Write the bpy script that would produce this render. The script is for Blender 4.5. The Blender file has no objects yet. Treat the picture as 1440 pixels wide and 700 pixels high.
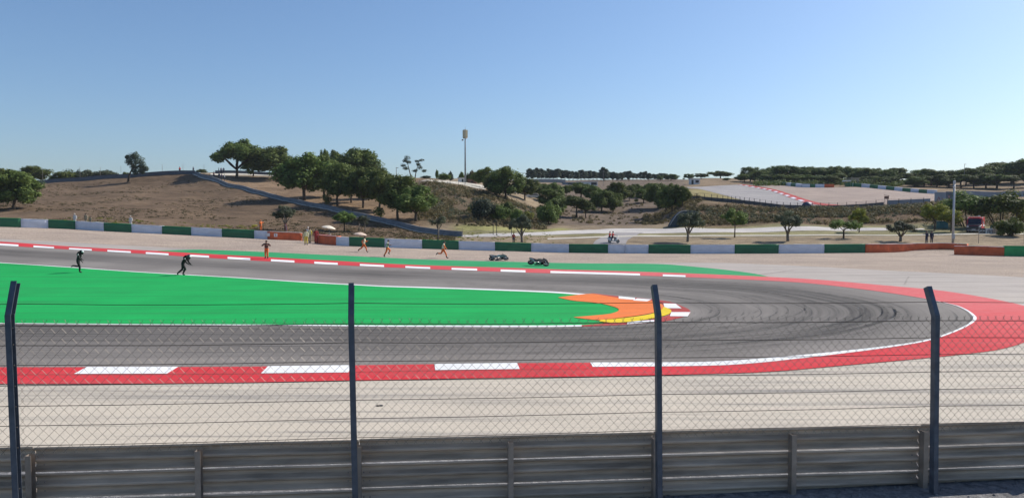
import bpy, bmesh, math, random
import numpy as np
from mathutils import Vector, Matrix, noise as mnoise

random.seed(7); RNG = np.random.default_rng(11)
F = 1060.0; CZ = 4.6; HY = 305.0
PITCH = math.atan((350 - HY) / F)
SC = bpy.context.scene
COL = SC.collection

# ------------------------------------------------------------------ terrain
def sstep(t):
    t = np.clip(t, 0, 1); return t * t * (3 - 2 * t)

def zg(X, Y):
    """paved part of the circuit: flat, rising to the left on the far side, a low bank under the guardrail"""
    X = np.asarray(X, float); Y = np.asarray(Y, float)
    left = np.log1p(np.exp(np.clip(-X / 6.0, -40, 40))) * 6.0
    left = np.where(X > 0, left * np.exp(-np.maximum(X, 0) / 6), left)
    return 0.05 * left * sstep((Y - 50) / 50) + 0.70 * (1 - sstep((Y - 11.2) / 4.2))

def ray(px, py):
    t = (350 - py) / F
    dy = math.cos(PITCH) + t * math.sin(PITCH)
    dz = -math.sin(PITCH) + t * math.cos(PITCH)
    return (px - 720) / F / dy, dz / dy          # X and z per metre of depth

YS = np.concatenate([np.arange(8, 160, .2), np.arange(160, 500, .5)])
def march(px, py, fn):
    a, b = ray(px, py)
    g = CZ + b * YS - fn(a * YS, YS)
    i = int(np.argmax(g <= 0))
    if g[i] > 0 or i == 0: i = len(YS) - 1
    g0, g1 = g[i - 1], g[i]
    t = g0 / (g0 - g1) if g0 != g1 else 0
    Y = YS[i - 1] + t * (YS[i] - YS[i - 1])
    return a * Y, Y

BASE = [(-300, 306), (-100, 314), (0, 319), (68, 321), (106, 322.5), (146, 325), (185, 327), (227, 329), (269, 331), (312, 333.3), (358, 335.5),
        (385, 337), (427, 338.5), (443, 342), (472, 345), (491, 346), (541, 348), (594, 349.7), (645, 351.2), (696, 352.6), (747, 354),
        (800, 355.3), (855, 356), (912, 356.3), (971, 356.6), (1033, 356.6), (1095, 356.4), (1159, 356), (1216, 355.5), (1290, 355.5), (1341, 356.5),
        (1412, 358.5), (1470, 359.5), (1700, 362)]
_bu = [b[0] for b in BASE]
_bY = [march(b[0], b[1], zg)[1] for b in BASE]
def Ybar(u): return np.interp(u, _bu, _bY)
def ybase(x): return float(np.interp(x, _bu, [b[1] for b in BASE]))

PRO = {
 -300: [(125, 308), (170, 288), (225, 272), (300, 268)],
 0: [(112, 309), (140, 291.5), (180, 274), (220, 262.5), (240, 261), (330, 261)],
 50: [(112, 310), (140, 290), (180, 270), (220, 258), (240, 257)],
 115: [(112, 313), (140, 293), (180, 273), (209, 263), (220, 253.5), (245, 253)],
 185: [(112, 317), (140, 295), (180, 272), (208, 261), (220, 248.5), (245, 248)],
 250: [(112, 321), (140, 299), (180, 273), (207, 260), (220, 243.5), (245, 243)],
 275: [(112, 322), (140, 302), (180, 274), (206, 260), (220, 243), (245, 242.5)],
 300: [(112, 324), (140, 305), (175, 279), (196, 264), (207.6, 251.5), (214, 248.5), (240, 243.5), (260, 243)],
 335: [(112, 326), (140, 304.5), (170, 281), (192.8, 264), (199, 260.5), (222, 250), (240, 244), (260, 243)],
 400: [(112, 331), (140, 307), (170, 281.5), (176, 277.5), (200, 262), (222, 252), (240, 247), (270, 246)],
 432: [(112, 333), (140, 307), (160.8, 288.5), (167, 283), (190, 268), (220, 253), (240, 249), (270, 247)],
 480: [(112, 336), (135, 313), (148.5, 299.5), (155, 292), (175, 278), (200, 263), (230, 253), (270, 250)],
 520: [(112, 337), (128, 320), (139.6, 308.5), (146, 302), (170, 282), (200, 264), (230, 252), (270, 250)],
 560: [(112, 338), (122, 329), (132, 317.5), (138, 311), (160, 286), (185, 262), (205, 252), (260, 250)],
 600: [(110, 338), (118, 332), (126, 326), (134, 316), (150, 292), (172, 256), (182, 252.5), (200, 252), (260, 250)],
 640: [(106, 339), (115, 334), (123, 330), (133, 321), (150, 295), (172, 262), (182, 258), (200, 257), (260, 252), (330, 250)],
 690: [(106, 339), (115, 333), (125, 327), (136, 319.5), (152, 297), (172, 275), (182, 268), (195, 267), (230, 262), (300, 255), (400, 252)],
 725: [(106, 340), (115, 333), (125, 327), (136, 319), (152, 303), (170, 290), (182, 283), (192, 276), (205, 274), (240, 268), (300, 258), (400, 253)],
 760: [(105, 340), (115, 333.5), (125, 327), (140, 319.5), (158, 308), (172, 301), (190, 293), (210, 285), (240, 272), (300, 259), (400, 253)],
 850: [(105, 340.5), (115, 333.5), (125, 328), (145, 319), (162, 313), (185, 300), (210, 286), (250, 272), (290, 263), (350, 257), (420, 252.5)],
 930: [(105, 341), (115, 334), (125, 327.5), (140, 319.5), (155, 314), (180, 300), (210, 283), (250, 270), (290, 262), (350, 256.5), (420, 252)],
 960: [(105, 341), (115, 334), (125, 327), (137, 318.5), (145, 310), (160, 284.5), (166, 280), (185, 276), (220, 269), (270, 263), (330, 256), (420, 252)],
 985: [(105, 341), (115, 334), (125, 327), (137, 317.5), (143, 306), (155, 284), (160, 280.5), (185, 275), (220, 268.5), (270, 262.5), (330, 253), (380, 250)],
 1050: [(105, 341), (115, 334), (125, 326), (136, 316.5), (142, 306), (152, 289), (156, 286.5), (190, 276), (240, 266), (290, 259), (340, 253), (400, 250)],
 1100: [(105, 341), (115, 334), (125, 326), (136, 316.5), (141, 308), (149, 296), (153, 293.7), (190, 279), (240, 266), (290, 258.5), (340, 252)],
 1152: [(105, 341), (115, 333.5), (125, 326), (136, 317), (141, 309), (149, 297), (153, 295), (190, 280), (240, 266.5), (290, 258.5), (340, 252)],
 1202: [(105, 341), (115, 333), (125, 326), (136, 317), (141, 309), (150, 295), (154, 293), (190, 279.5), (240, 265.5), (270, 260), (340, 252)],
 1244: [(105, 341.5), (115, 333), (125, 325.5), (135, 318), (141, 308), (150, 291), (154, 289), (190, 279), (240, 268), (270, 262), (340, 253)],
 1298: [(105, 342), (115, 332), (125, 325), (133, 319), (141, 307), (150, 289.5), (154, 287), (190, 279), (240, 270.5), (270, 263), (340, 252)],
 1340: [(105, 342.5), (115, 332), (125, 324), (133, 319.5), (141, 306), (152, 288), (158, 284), (190, 279), (240, 271), (270, 263), (340, 250)],
 1400: [(105, 343), (115, 331), (122, 325.5), (130, 321.5), (140, 314), (160, 297), (185, 283), (240, 272), (270, 262), (340, 249)],
 1440: [(105, 343.5), (115, 331), (122, 325), (130, 321), (140, 313), (160, 296), (185, 282), (230, 271), (270, 260), (340, 247)],
 1700: [(105, 344), (115, 332), (122, 325), (130, 321), (140, 312), (160, 296), (185, 280), (230, 269), (270, 257), (340, 244)],
}
US = np.concatenate([np.arange(-1000, -120, 40), np.arange(-120, 1560, 7), np.arange(1560, 2401, 40)])
RY = np.concatenate([np.arange(1, 8, 1.), np.arange(8, 18, .3), np.arange(18, 100, 1.), np.arange(100, 200, 1.25), np.arange(200, 300, 2.5),
                     np.arange(300, 450, 5.), [470, 520, 600, 750, 1000, 1600, 3000, 6000]])
def _zpx(Y, y, u):
    return CZ + ray(u, y)[1] * Y
def build_heights():
    keys = sorted(PRO); cols = []
    for u in keys:
        yb = float(Ybar(u)); near = RY[RY <= yb + 1.5]
        pts = [(yb + 1.5, float(zg((u - 720) / F * (yb + 1.5), yb + 1.5)))] + [(Y, _zpx(Y, y, u)) for Y, y in PRO[u] if Y > yb + 3]
        far = np.interp(RY, [p[0] for p in pts], [p[1] for p in pts])
        cols.append(far)
    cols = np.array(cols)                                  # per key, per row
    Z = np.array([np.interp(US, keys, cols[:, j]) for j in range(len(RY))]).T   # (u, row)
    UU, YY = np.meshgrid(US, RY, indexing='ij')
    XX = (UU - 720) / F * YY
    yb = Ybar(UU)
    m = sstep((YY - yb - 4) / 8)
    B = Z.copy()
    for _ in range(3):
        P = np.pad(B, 1, mode='edge')
        B = (P[:-2, 1:-1] + P[2:, 1:-1] + P[1:-1, :-2] + P[1:-1, 2:] + 2 * P[1:-1, 1:-1]) / 6
    Z = Z * (1 - m) + B * m
    # roughness of the hills
    hill = sstep((YY - yb - 10) / 30) * (YY < 460)
    N = np.zeros_like(Z)
    for i in range(Z.shape[0]):
        for j in range(Z.shape[1]):
            if hill[i, j] > 0:
                p = Vector((XX[i, j] * .09, YY[i, j] * .06, 0))
                N[i, j] = mnoise.noise(p) * .30 + mnoise.noise(p * 4.3) * .13
    bank = ((UU > 580) & (UU < 770) & (YY > 132) & (YY < 185)) | ((UU > 955) & (YY > 134) & (YY < 152))
    Z = Z + N * hill * (1 + 1.2 * bank) * np.where((UU > 965) & (YY > 152), .25, 1)
    w = YY <= yb + 1.5
    Z = np.where(w, zg(XX, YY), Z)
    return XX, YY, Z, UU
GX, GY, GZ, GU = build_heights()

def Zt(X, Y):
    X = np.asarray(X, float); Y = np.asarray(Y, float)
    u = 720 + F * X / Y
    i = np.clip(np.searchsorted(US, u) - 1, 0, len(US) - 2)
    j = np.clip(np.searchsorted(RY, Y) - 1, 0, len(RY) - 2)
    a = np.clip((u - US[i]) / (US[i + 1] - US[i]), 0, 1); b = np.clip((Y - RY[j]) / (RY[j + 1] - RY[j]), 0, 1)
    return (GZ[i, j] * (1 - a) * (1 - b) + GZ[i + 1, j] * a * (1 - b) + GZ[i, j + 1] * (1 - a) * b + GZ[i + 1, j + 1] * a * b)
def zt(x, y): return float(Zt(x, y))
def un(px, py):                 # ground point seen at a photo pixel
    x, y = march(px, py, Zt); return Vector((x, y, zt(x, y)))
def at(px, Y):                  # ground point at a given depth
    x = (px - 720) / F * Y; return Vector((x, Y, zt(x, Y)))
def zpix(px, py, Y): return CZ + ray(px, py)[1] * Y

# ------------------------------------------------------------------ materials
def new_mat(name):
    m = bpy.data.materials.new(name); m.use_nodes = True
    nt = m.node_tree; b = nt.nodes['Principled BSDF']
    return m, nt, b
def nd(nt, t, **kw):
    n = nt.nodes.new(t)
    for k, v in kw.items():
        if k in n.inputs: n.inputs[k].default_value = v
        else: setattr(n, k, v)
    return n
def coords(nt, kind, scale=(1, 1, 1)):
    tc = nd(nt, 'ShaderNodeTexCoord'); mp = nd(nt, 'ShaderNodeMapping'); mp.inputs['Scale'].default_value = scale
    if kind == 'World':
        g = nd(nt, 'ShaderNodeNewGeometry'); nt.links.new(g.outputs['Position'], mp.inputs['Vector'])
    else: nt.links.new(tc.outputs[kind], mp.inputs['Vector'])
    return mp.outputs['Vector']
def noise_n(nt, vec, scale, detail=4, rough=.6):
    n = nd(nt, 'ShaderNodeTexNoise'); n.inputs['Scale'].default_value = scale
    n.inputs['Detail'].default_value = detail; n.inputs['Roughness'].default_value = rough
    nt.links.new(vec, n.inputs['Vector']); return n.outputs['Fac']
def ramp(nt, fac, p0, p1, c0=(0, 0, 0, 1), c1=(1, 1, 1, 1)):
    r = nd(nt, 'ShaderNodeValToRGB'); e = r.color_ramp.elements
    e[0].position = p0; e[1].position = p1; e[0].color = c0; e[1].color = c1
    nt.links.new(fac, r.inputs['Fac']); return r.outputs['Color']
def mix(nt, fac, a, b, mode='MIX'):
    m = nd(nt, 'ShaderNodeMix', data_type='RGBA', blend_type=mode)
    for s, v in ((0, fac), (6, a), (7, b)):
        if isinstance(v, (int, float)): m.inputs[s].default_value = v
        elif isinstance(v, tuple): m.inputs[s].default_value = v if len(v) == 4 else (*v, 1)
        else: nt.links.new(v, m.inputs[s])
    return m.outputs[2]
def bump(nt, b, h, strength, dist=.05):
    bp = nd(nt, 'ShaderNodeBump'); bp.inputs['Strength'].default_value = strength; bp.inputs['Distance'].default_value = dist
    nt.links.new(h, bp.inputs['Height']); nt.links.new(bp.outputs['Normal'], b.inputs['Normal'])
def kerb_mat():
    m = paint('red_kerb_paint', (.60, .045, .055), (.42, .10, .10), .85); nt = m.node_tree; b = nt.nodes['Principled BSDF']
    src = b.inputs['Base Color'].links[0].from_socket
    sp = nd(nt, 'ShaderNodeSeparateXYZ'); tc = nd(nt, 'ShaderNodeTexCoord'); nt.links.new(tc.outputs['UV'], sp.inputs[0])
    r = nd(nt, 'ShaderNodeMapRange'); r.inputs['From Min'].default_value = 52; r.inputs['From Max'].default_value = 78; nt.links.new(sp.outputs[0], r.inputs['Value'])
    r2 = nd(nt, 'ShaderNodeMapRange'); r2.inputs['From Min'].default_value = 122; r2.inputs['From Max'].default_value = 106; nt.links.new(sp.outputs[0], r2.inputs['Value'])
    w = coords(nt, 'World'); f = noise_n(nt, w, 1.7, 5, .7)
    k = mix(nt, 1., r.outputs[0], r2.outputs[0], 'MULTIPLY'); k = mix(nt, 1., k, ramp(nt, f, .25, .75, (.35, .35, .35, 1), (1, 1, 1, 1)), 'MULTIPLY')
    nt.links.new(mix(nt, k, src, (.60, .165, .165)), b.inputs['Base Color']); return m
def rubber_mat():
    m, nt, b = new_mat('rubber_marks')
    w = coords(nt, 'World'); f = noise_n(nt, w, 1.3, 5, .75); f2 = noise_n(nt, w, 9., 3)
    b.inputs['Base Color'].default_value = (.06, .058, .057, 1); b.inputs['Roughness'].default_value = .9; b.inputs['Specular IOR Level'].default_value = .1
    k = mix(nt, 1., ramp(nt, f, .38, .7), ramp(nt, f2, .2, .6, (.4, .4, .4, 1), (1, 1, 1, 1)), 'MULTIPLY')
    k = mix(nt, .55, (0, 0, 0), k); nt.links.new(k, b.inputs['Alpha'])
    return m
def simple(name, c, rough=.6, var=.15, scale=3., metal=0., spec=.5, kind='Object', stretch=(1, 1, 1)):
    m, nt, b = new_mat(name)
    v = coords(nt, kind, stretch)
    f = noise_n(nt, v, scale)
    d = tuple(x * (1 - var) for x in c); l = tuple(min(1, x * (1 + var)) for x in c)
    nt.links.new(mix(nt, ramp(nt, f, .3, .7), d, l), b.inputs['Base Color'])
    b.inputs['Roughness'].default_value = rough; b.inputs['Metallic'].default_value = metal
    b.inputs['Specular IOR Level'].default_value = spec
    return m
def foliage(name, dark, light, rnd=.25):
    m, nt, b = new_mat(name)
    v = coords(nt, 'Object'); f = noise_n(nt, v, .9, 3)
    oi = nd(nt, 'ShaderNodeObjectInfo')
    c = mix(nt, ramp(nt, f, .35, .68), dark, light)
    hs = nd(nt, 'ShaderNodeHueSaturation')
    mr = nd(nt, 'ShaderNodeMapRange'); mr.inputs['To Min'].default_value = 1 - rnd; mr.inputs['To Max'].default_value = 1 + rnd
    nt.links.new(oi.outputs['Random'], mr.inputs['Value']); nt.links.new(mr.outputs[0], hs.inputs['Value'])
    mh = nd(nt, 'ShaderNodeMapRange'); mh.inputs['To Min'].default_value = .485; mh.inputs['To Max'].default_value = .515
    nt.links.new(oi.outputs['Random'], mh.inputs['Value']); nt.links.new(mh.outputs[0], hs.inputs['Hue'])
    nt.links.new(c, hs.inputs['Color']); nt.links.new(hs.outputs[0], b.inputs['Base Color'])
    b.inputs['Roughness'].default_value = .7; b.inputs['Specular IOR Level'].default_value = .2
    tr = nd(nt, 'ShaderNodeBsdfTranslucent'); nt.links.new(hs.outputs[0], tr.inputs['Color'])
    ms = nd(nt, 'ShaderNodeMixShader'); ms.inputs[0].default_value = .3
    nt.links.new(b.outputs[0], ms.inputs[1]); nt.links.new(tr.outputs[0], ms.inputs[2])
    nt.links.new(ms.outputs[0], nt.nodes['Material Output'].inputs['Surface'])
    return m

def terrain_mat():
    m, nt, b = new_mat('dry_hillside_soil')
    at_ = nd(nt, 'ShaderNodeVertexColor'); at_.layer_name = 'soil'
    w = coords(nt, 'World')
    ws = coords(nt, 'World', (.5, 1.6, 1.6))
    f1 = noise_n(nt, w, .12, 6, .65); f2 = noise_n(nt, ws, .9, 6, .7); f3 = noise_n(nt, w, 5., 3)
    c = mix(nt, ramp(nt, f1, .3, .7, (.66, .64, .62, 1), (1.3, 1.28, 1.22, 1)), (1, 1, 1), (1, 1, 1))
    c1 = mix(nt, 1., at_.outputs['Color'], ramp(nt, f1, .3, .7, (.68, .66, .64, 1), (1.3, 1.27, 1.22, 1)), 'MULTIPLY')
    c2 = mix(nt, 1., c1, ramp(nt, f2, .32, .66, (.55, .54, .52, 1), (1.3, 1.3, 1.28, 1)), 'MULTIPLY')
    c3 = mix(nt, 1., c2, ramp(nt, f3, .3, .7, (.75, .75, .75, 1), (1.2, 1.2, 1.2, 1)), 'MULTIPLY')
    nt.links.new(c3, b.inputs['Base Color']); b.inputs['Roughness'].default_value = .95; b.inputs['Specular IOR Level'].default_value = .1
    bump(nt, b, f2, .8, .35)
    return m

TRK_U = (60., 97., 106.)
def asphalt_track():
    m, nt, b = new_mat('worn_track_asphalt')
    uv = coords(nt, 'UV', (.045, 26, 1)); uvb = coords(nt, 'UV', (.02, 5, 1)); uvc = coords(nt, 'UV', (.09, 60, 1)); w = coords(nt, 'World')
    s1 = noise_n(nt, uv, 1., 5, .7); s2 = noise_n(nt, uvb, 1., 3); s3 = noise_n(nt, w, 14., 4); s4 = noise_n(nt, w, .12, 3); s5 = noise_n(nt, uvc, 1., 2)
    base = mix(nt, ramp(nt, s4, .3, .7), (.20, .182, .165), (.275, .25, .228))
    # racing line: darker rubber in the middle band of the lane
    sp = nd(nt, 'ShaderNodeSeparateXYZ'); tc = nd(nt, 'ShaderNodeTexCoord'); nt.links.new(tc.outputs['UV'], sp.inputs[0])
    def prof_ramp(stops):
        r = nd(nt, 'ShaderNodeValToRGB'); cr = r.color_ramp
        cr.elements[0].position = stops[0][0]; cr.elements[0].color = (stops[0][1],) * 3 + (1,)
        cr.elements[1].position = stops[-1][0]; cr.elements[1].color = (stops[-1][1],) * 3 + (1,)
        for p, vv in stops[1:-1]:
            e = cr.elements.new(p); e.color = (vv, vv, vv, 1)
        nt.links.new(sp.outputs[1], r.inputs['Fac']); return r.outputs[0]
    pf = prof_ramp([(0, .1), (.15, .2), (.28, .75), (.5, .65), (.7, .12), (1, .05)])
    ph = prof_ramp([(0, .1), (.15, .45), (.35, 1.), (.55, .75), (.75, .35), (.9, .6), (1, .2)])
    pn = prof_ramp([(0, .15), (.2, .3), (.45, .62), (.66, 1.), (.9, .95), (1, .3)])
    def mrange(a, b_):
        q = nd(nt, 'ShaderNodeMapRange'); q.inputs['From Min'].default_value = a; q.inputs['From Max'].default_value = b_; nt.links.new(sp.outputs[0], q.inputs['Value']); return q.outputs[0]
    rr_ = mix(nt, mrange(TRK_U[1], TRK_U[2]), mix(nt, mrange(TRK_U[0], TRK_U[0] + 18), pf, ph), pn)
    k = mix(nt, 1., rr_, ramp(nt, s1, .32, .60, (.42, .42, .42, 1), (1, 1, 1, 1)), 'MULTIPLY')
    k2 = mix(nt, 1., k, ramp(nt, s2, .3, .65, (.7, .7, .7, 1), (1, 1, 1, 1)), 'MULTIPLY')
    c = mix(nt, k2, base, (.042, .040, .039))
    thin = mix(nt, 1., ramp(nt, s5, .58, .64), ramp(nt, s2, .42, .6), 'MULTIPLY')
    thin = mix(nt, .75, (0, 0, 0), thin)
    c = mix(nt, thin, c, (.05, .05, .051))
    c = mix(nt, 1., c, ramp(nt, s3, .2, .8, (.85, .85, .85, 1), (1.15, 1.15, 1.15, 1)), 'MULTIPLY')
    nt.links.new(c, b.inputs['Base Color']); b.inputs['Roughness'].default_value = .9; b.inputs['Specular IOR Level'].default_value = .1
    return m

def runoff_mat():
    m, nt, b = new_mat('pale_runoff_asphalt')
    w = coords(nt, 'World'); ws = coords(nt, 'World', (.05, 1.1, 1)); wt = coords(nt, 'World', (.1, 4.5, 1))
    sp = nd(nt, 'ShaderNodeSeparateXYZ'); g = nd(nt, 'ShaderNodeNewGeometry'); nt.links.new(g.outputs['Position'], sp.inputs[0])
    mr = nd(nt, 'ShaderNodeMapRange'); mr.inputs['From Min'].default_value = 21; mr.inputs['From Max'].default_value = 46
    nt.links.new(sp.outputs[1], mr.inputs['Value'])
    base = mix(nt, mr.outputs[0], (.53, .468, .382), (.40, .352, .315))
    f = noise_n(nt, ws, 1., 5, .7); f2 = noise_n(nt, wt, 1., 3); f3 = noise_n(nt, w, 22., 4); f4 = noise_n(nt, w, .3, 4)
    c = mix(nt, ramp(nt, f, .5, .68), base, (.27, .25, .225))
    c = mix(nt, mix(nt, .6, (0, 0, 0), ramp(nt, f2, .62, .68)), c, (.17, .16, .15))
    c = mix(nt, 1., c, ramp(nt, f3, .25, .75, (.84, .84, .84, 1), (1.12, 1.12, 1.12, 1)), 'MULTIPLY')
    c = mix(nt, 1., c, ramp(nt, f4, .3, .7, (.92, .92, .92, 1), (1.06, 1.06, 1.06, 1)), 'MULTIPLY')
    nt.links.new(c, b.inputs['Base Color']); b.inputs['Roughness'].default_value = .9; b.inputs['Specular IOR Level'].default_value = .2
    return m

def gravel_mat(name, c0, c1):
    m, nt, b = new_mat(name)
    w = coords(nt, 'World'); ws = coords(nt, 'World', (.12, .9, 1)); f = noise_n(nt, w, 7., 6, .75); f2 = noise_n(nt, w, .15, 4); f3 = noise_n(nt, ws, 1., 4, .65)
    c = mix(nt, ramp(nt, f, .35, .65), c0, c1)
    c = mix(nt, 1., c, ramp(nt, f2, .3, .7, (.85, .85, .86, 1), (1.1, 1.08, 1.05, 1)), 'MULTIPLY')
    c = mix(nt, 1., c, ramp(nt, f3, .3, .7, (.82, .82, .84, 1), (1.1, 1.1, 1.1, 1)), 'MULTIPLY')
    nt.links.new(c, b.inputs['Base Color']); b.inputs['Roughness'].default_value = .95; b.inputs['Specular IOR Level'].default_value = .1
    bump(nt, b, f, .9, .12)
    return m

def paint(name, c, dirt=(.2, .19, .18), amount=.35, stretch=(.06, 1.2, 1)):
    m, nt, b = new_mat(name)
    w = coords(nt, 'World'); ws = coords(nt, 'World', stretch)
    f = noise_n(nt, ws, 1., 5, .7); f2 = noise_n(nt, w, 11., 4); f3 = noise_n(nt, w, .25, 4)
    k = mix(nt, amount, (0, 0, 0), ramp(nt, f, .45, .75))
    cc = mix(nt, k, c, dirt)
    cc = mix(nt, 1., cc, ramp(nt, f2, .3, .7, (.9, .9, .9, 1), (1.06, 1.06, 1.06, 1)), 'MULTIPLY')
    cc = mix(nt, 1., cc, ramp(nt, f3, .3, .7, (.9, .9, .9, 1), (1.06, 1.06, 1.06, 1)), 'MULTIPLY')
    nt.links.new(cc, b.inputs['Base Color']); b.inputs['Roughness'].default_value = .85; b.inputs['Specular IOR Level'].default_value = .08
    return m

M = dict(
 soil=terrain_mat(), track=asphalt_track(), runoff=runoff_mat(),
 gravel=gravel_mat('tan_gravel', (.25, .195, .155), (.57, .47, .385)), dirt=gravel_mat('grey_stones', (.16, .16, .165), (.42, .41, .40)),
 road=gravel_mat('pale_service_road', (.5, .47, .44), (.62, .59, .55)), pathm=gravel_mat('pale_path', (.52, .48, .40), (.66, .62, .53)),
 greytrack=gravel_mat('grey_upper_track', (.30, .285, .28), (.38, .36, .35)), uppergravel=gravel_mat('upper_gravel', (.31, .245, .21), (.40, .325, .275)),
 green=paint('green_paint', (.013, .37, .088), (.03, .235, .07), 1., (.05, 1.3, 1)), green2=paint('green_paint_far', (.035, .31, .12), (.1, .25, .14), .6),
 red=paint('red_paint', (.60, .05, .06), (.50, .14, .14), .85), white=paint('white_paint', (.8, .8, .8), (.5, .48, .46), .4),
 redin=paint('worn_red_paint', (.42, .07, .065), (.28, .1, .09), .6),
 orange=paint('orange_paint', (.78, .20, .055), (.5, .2, .1), .5), yellow=paint('yellow_paint', (.75, .55, .03), (.55, .42, .1), .4),
 rubber=rubber_mat(),
 galv=simple('galvanised_steel', (.33, .28, .235), .5, .22, 5., .5, .5, 'World'), railm=simple('weathered_rail_steel', (.46, .365, .275), .65, .4, 1.6, .0, .25, 'World', (.5, .5, 5)),
 post=simple('shaded_galvanised_steel', (.085, .10, .125), .5, .25, 8., .2, .5, 'World'), wire=simple('rusty_wire', (.055, .04, .035), .8, .3, 6., .0, .2, 'World'), mesh=simple('dull_mesh_wire', (.21, .185, .155), .5, .45, 1.2, .4, .4, 'World'),  # fence posts: galvanised steel with its blue-grey shade put into the colour
 bgreen=simple('green_belt_cover', (.022, .135, .06), .55, .2, .7, 0, .4, 'World', (1, 1, 4)), bwhite=simple('white_belt_cover', (.62, .65, .72), .6, .1, .9, 0, .3, 'World', (1, 1, 3)),
 bgreen2=simple('bright_green_belt_cover', (.03, .30, .09), .55, .2, .7, 0, .4, 'World'),
 borange=simple('orange_belt_cover', (.60, .125, .045), .6, .25, 1.2, 0, .3, 'World'), btop=simple('pale_edge_highlight', (.72, .70, .66), .7, .2, 2.), black=simple('black_rubber', (.02, .02, .022), .7, .2, 4.),
 bark=simple('bark', (.085, .062, .045), .9, .35, 3.), barkl=simple('grey_bark', (.16, .135, .11), .9, .35, 3.),
 leafd=foliage('dark_leaves', (.058, .088, .020), (.18, .225, .055)), leafp=foliage('pine_needles', (.046, .070, .019), (.15, .18, .046)), leafo=foliage('olive_leaves', (.062, .075, .045), (.14, .16, .095), .12),
 leafy=foliage('young_leaves', (.08, .125, .025), (.19, .25, .06), .15), leafyel=foliage('yellowing_leaves', (.12, .13, .02), (.30, .29, .045), .1), leafe=foliage('grey_green_leaves', (.05, .075, .05), (.11, .14, .09)),
 scrub=foliage('scrub_leaves', (.075, .065, .03), (.20, .155, .07)), drygrass=foliage('dry_grass', (.055, .05, .024), (.15, .13, .055)),
 conc=simple('grey_concrete', (.30, .30, .30), .9, .15, .8, 0, .2, 'World'), wallg=simple('grey_wall_concrete', (.19, .20, .215), .8, .2, .8, 0, .2, 'World', (1, 1, 3)), bluec=simple('blue_grey_wall', (.115, .125, .145), .7, .2, .8, 0, .3, 'World', (1, 1, 3)), whitew=simple('white_wall', (.66, .66, .65), .8, .08, .8, 0, .2, 'World'), tan=simple('tan_wall', (.40, .33, .26), .9, .12, 1.2),
 dark=simple('dark_opening', (.02, .022, .026), .6, .2, 2), teal=simple('teal_plastic', (.02, .13, .135), .5, .15, 2), roofb=simple('brown_roof', (.2, .1, .07), .9, .2, 1.),
 suit=simple('black_leathers', (.010, .012, .012), .6, .3, 9., 0, .2), suitg=simple('green_leather_panels', (.015, .06, .035), .45, .2, 6.), helm=simple('white_helmet', (.65, .66, .66), .3, .1, 6.), helmd=simple('dark_helmet', (.06, .05, .06), .35, .3, 9.), visor=simple('dark_visor', (.01, .01, .012), .15, .1, 3.),
 mor=simple('orange_overalls', (.62, .14, .025), .8, .2, 6.), mord=simple('brown_jacket', (.10, .05, .035), .8, .2, 6.), vestm=simple('reflective_vest', (.62, .60, .42), .7, .15, 6.), myel=simple('yellow_overalls', (.62, .48, .06), .8, .2, 6.), myell=simple('pale_yellow_vest', (.75, .68, .4), .7, .15, 6.),
 skin=simple('skin', (.42, .24, .16), .6, .1, 6.), hair=simple('dark_hair', (.025, .018, .014), .7, .2, 8.), boot=simple('black_boots', (.02, .018, .017), .6, .2, 8.), cwhite=simple('white_cloth', (.66, .65, .62), .8, .1, 6.), cred=simple('red_cloth', (.40, .04, .035), .8, .15, 6.), cblue=simple('dark_blue_cloth', (.03, .04, .075), .8, .2, 6.), cpurp=simple('mauve_cloth', (.22, .15, .2), .8, .2, 6.), ckhaki=simple('khaki_cloth', (.35, .29, .19), .8, .15, 6.),
 vred=simple('red_van_paint', (.5, .045, .05), .35, .1, 3.), vdark=simple('dark_van_front', (.03, .028, .035), .35, .2, 3.), glass=simple('van_glass', (.02, .025, .04), .12, .1, 2.), lamp=simple('lamp_glass', (.75, .75, .72), .15, .05, 3.), amber=simple('beacon_plastic', (.75, .5, .35), .3, .1, 3.),
 chrome=simple('bright_metal', (.5, .5, .5), .3, .15, 4., .8), ltgrey=simple('light_grey_steel', (.45, .46, .47), .5, .12, 2., .3), fair=simple('dark_green_fairing', (.012, .04, .025), .35, .3, 4.), fairw=simple('white_teal_fairing', (.42, .52, .50), .35, .25, 5.), cream=simple('cream_canvas', (.70, .62, .50), .8, .08, 2.), sand=simple('sand_canvas', (.62, .48, .38), .8, .08, 2.), dred=simple('dull_red_panel', (.36, .07, .05), .6, .15, 3.), antp=simple('antenna_radome', (.55, .48, .33), .6, .1, 3.),
 bcar=simple('blue_cover', (.03, .05, .10), .5, .15, 2.), hoard=simple('grey_hoarding', (.27, .29, .33), .7, .12, 1., 0, .3, 'World'),
)

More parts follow.
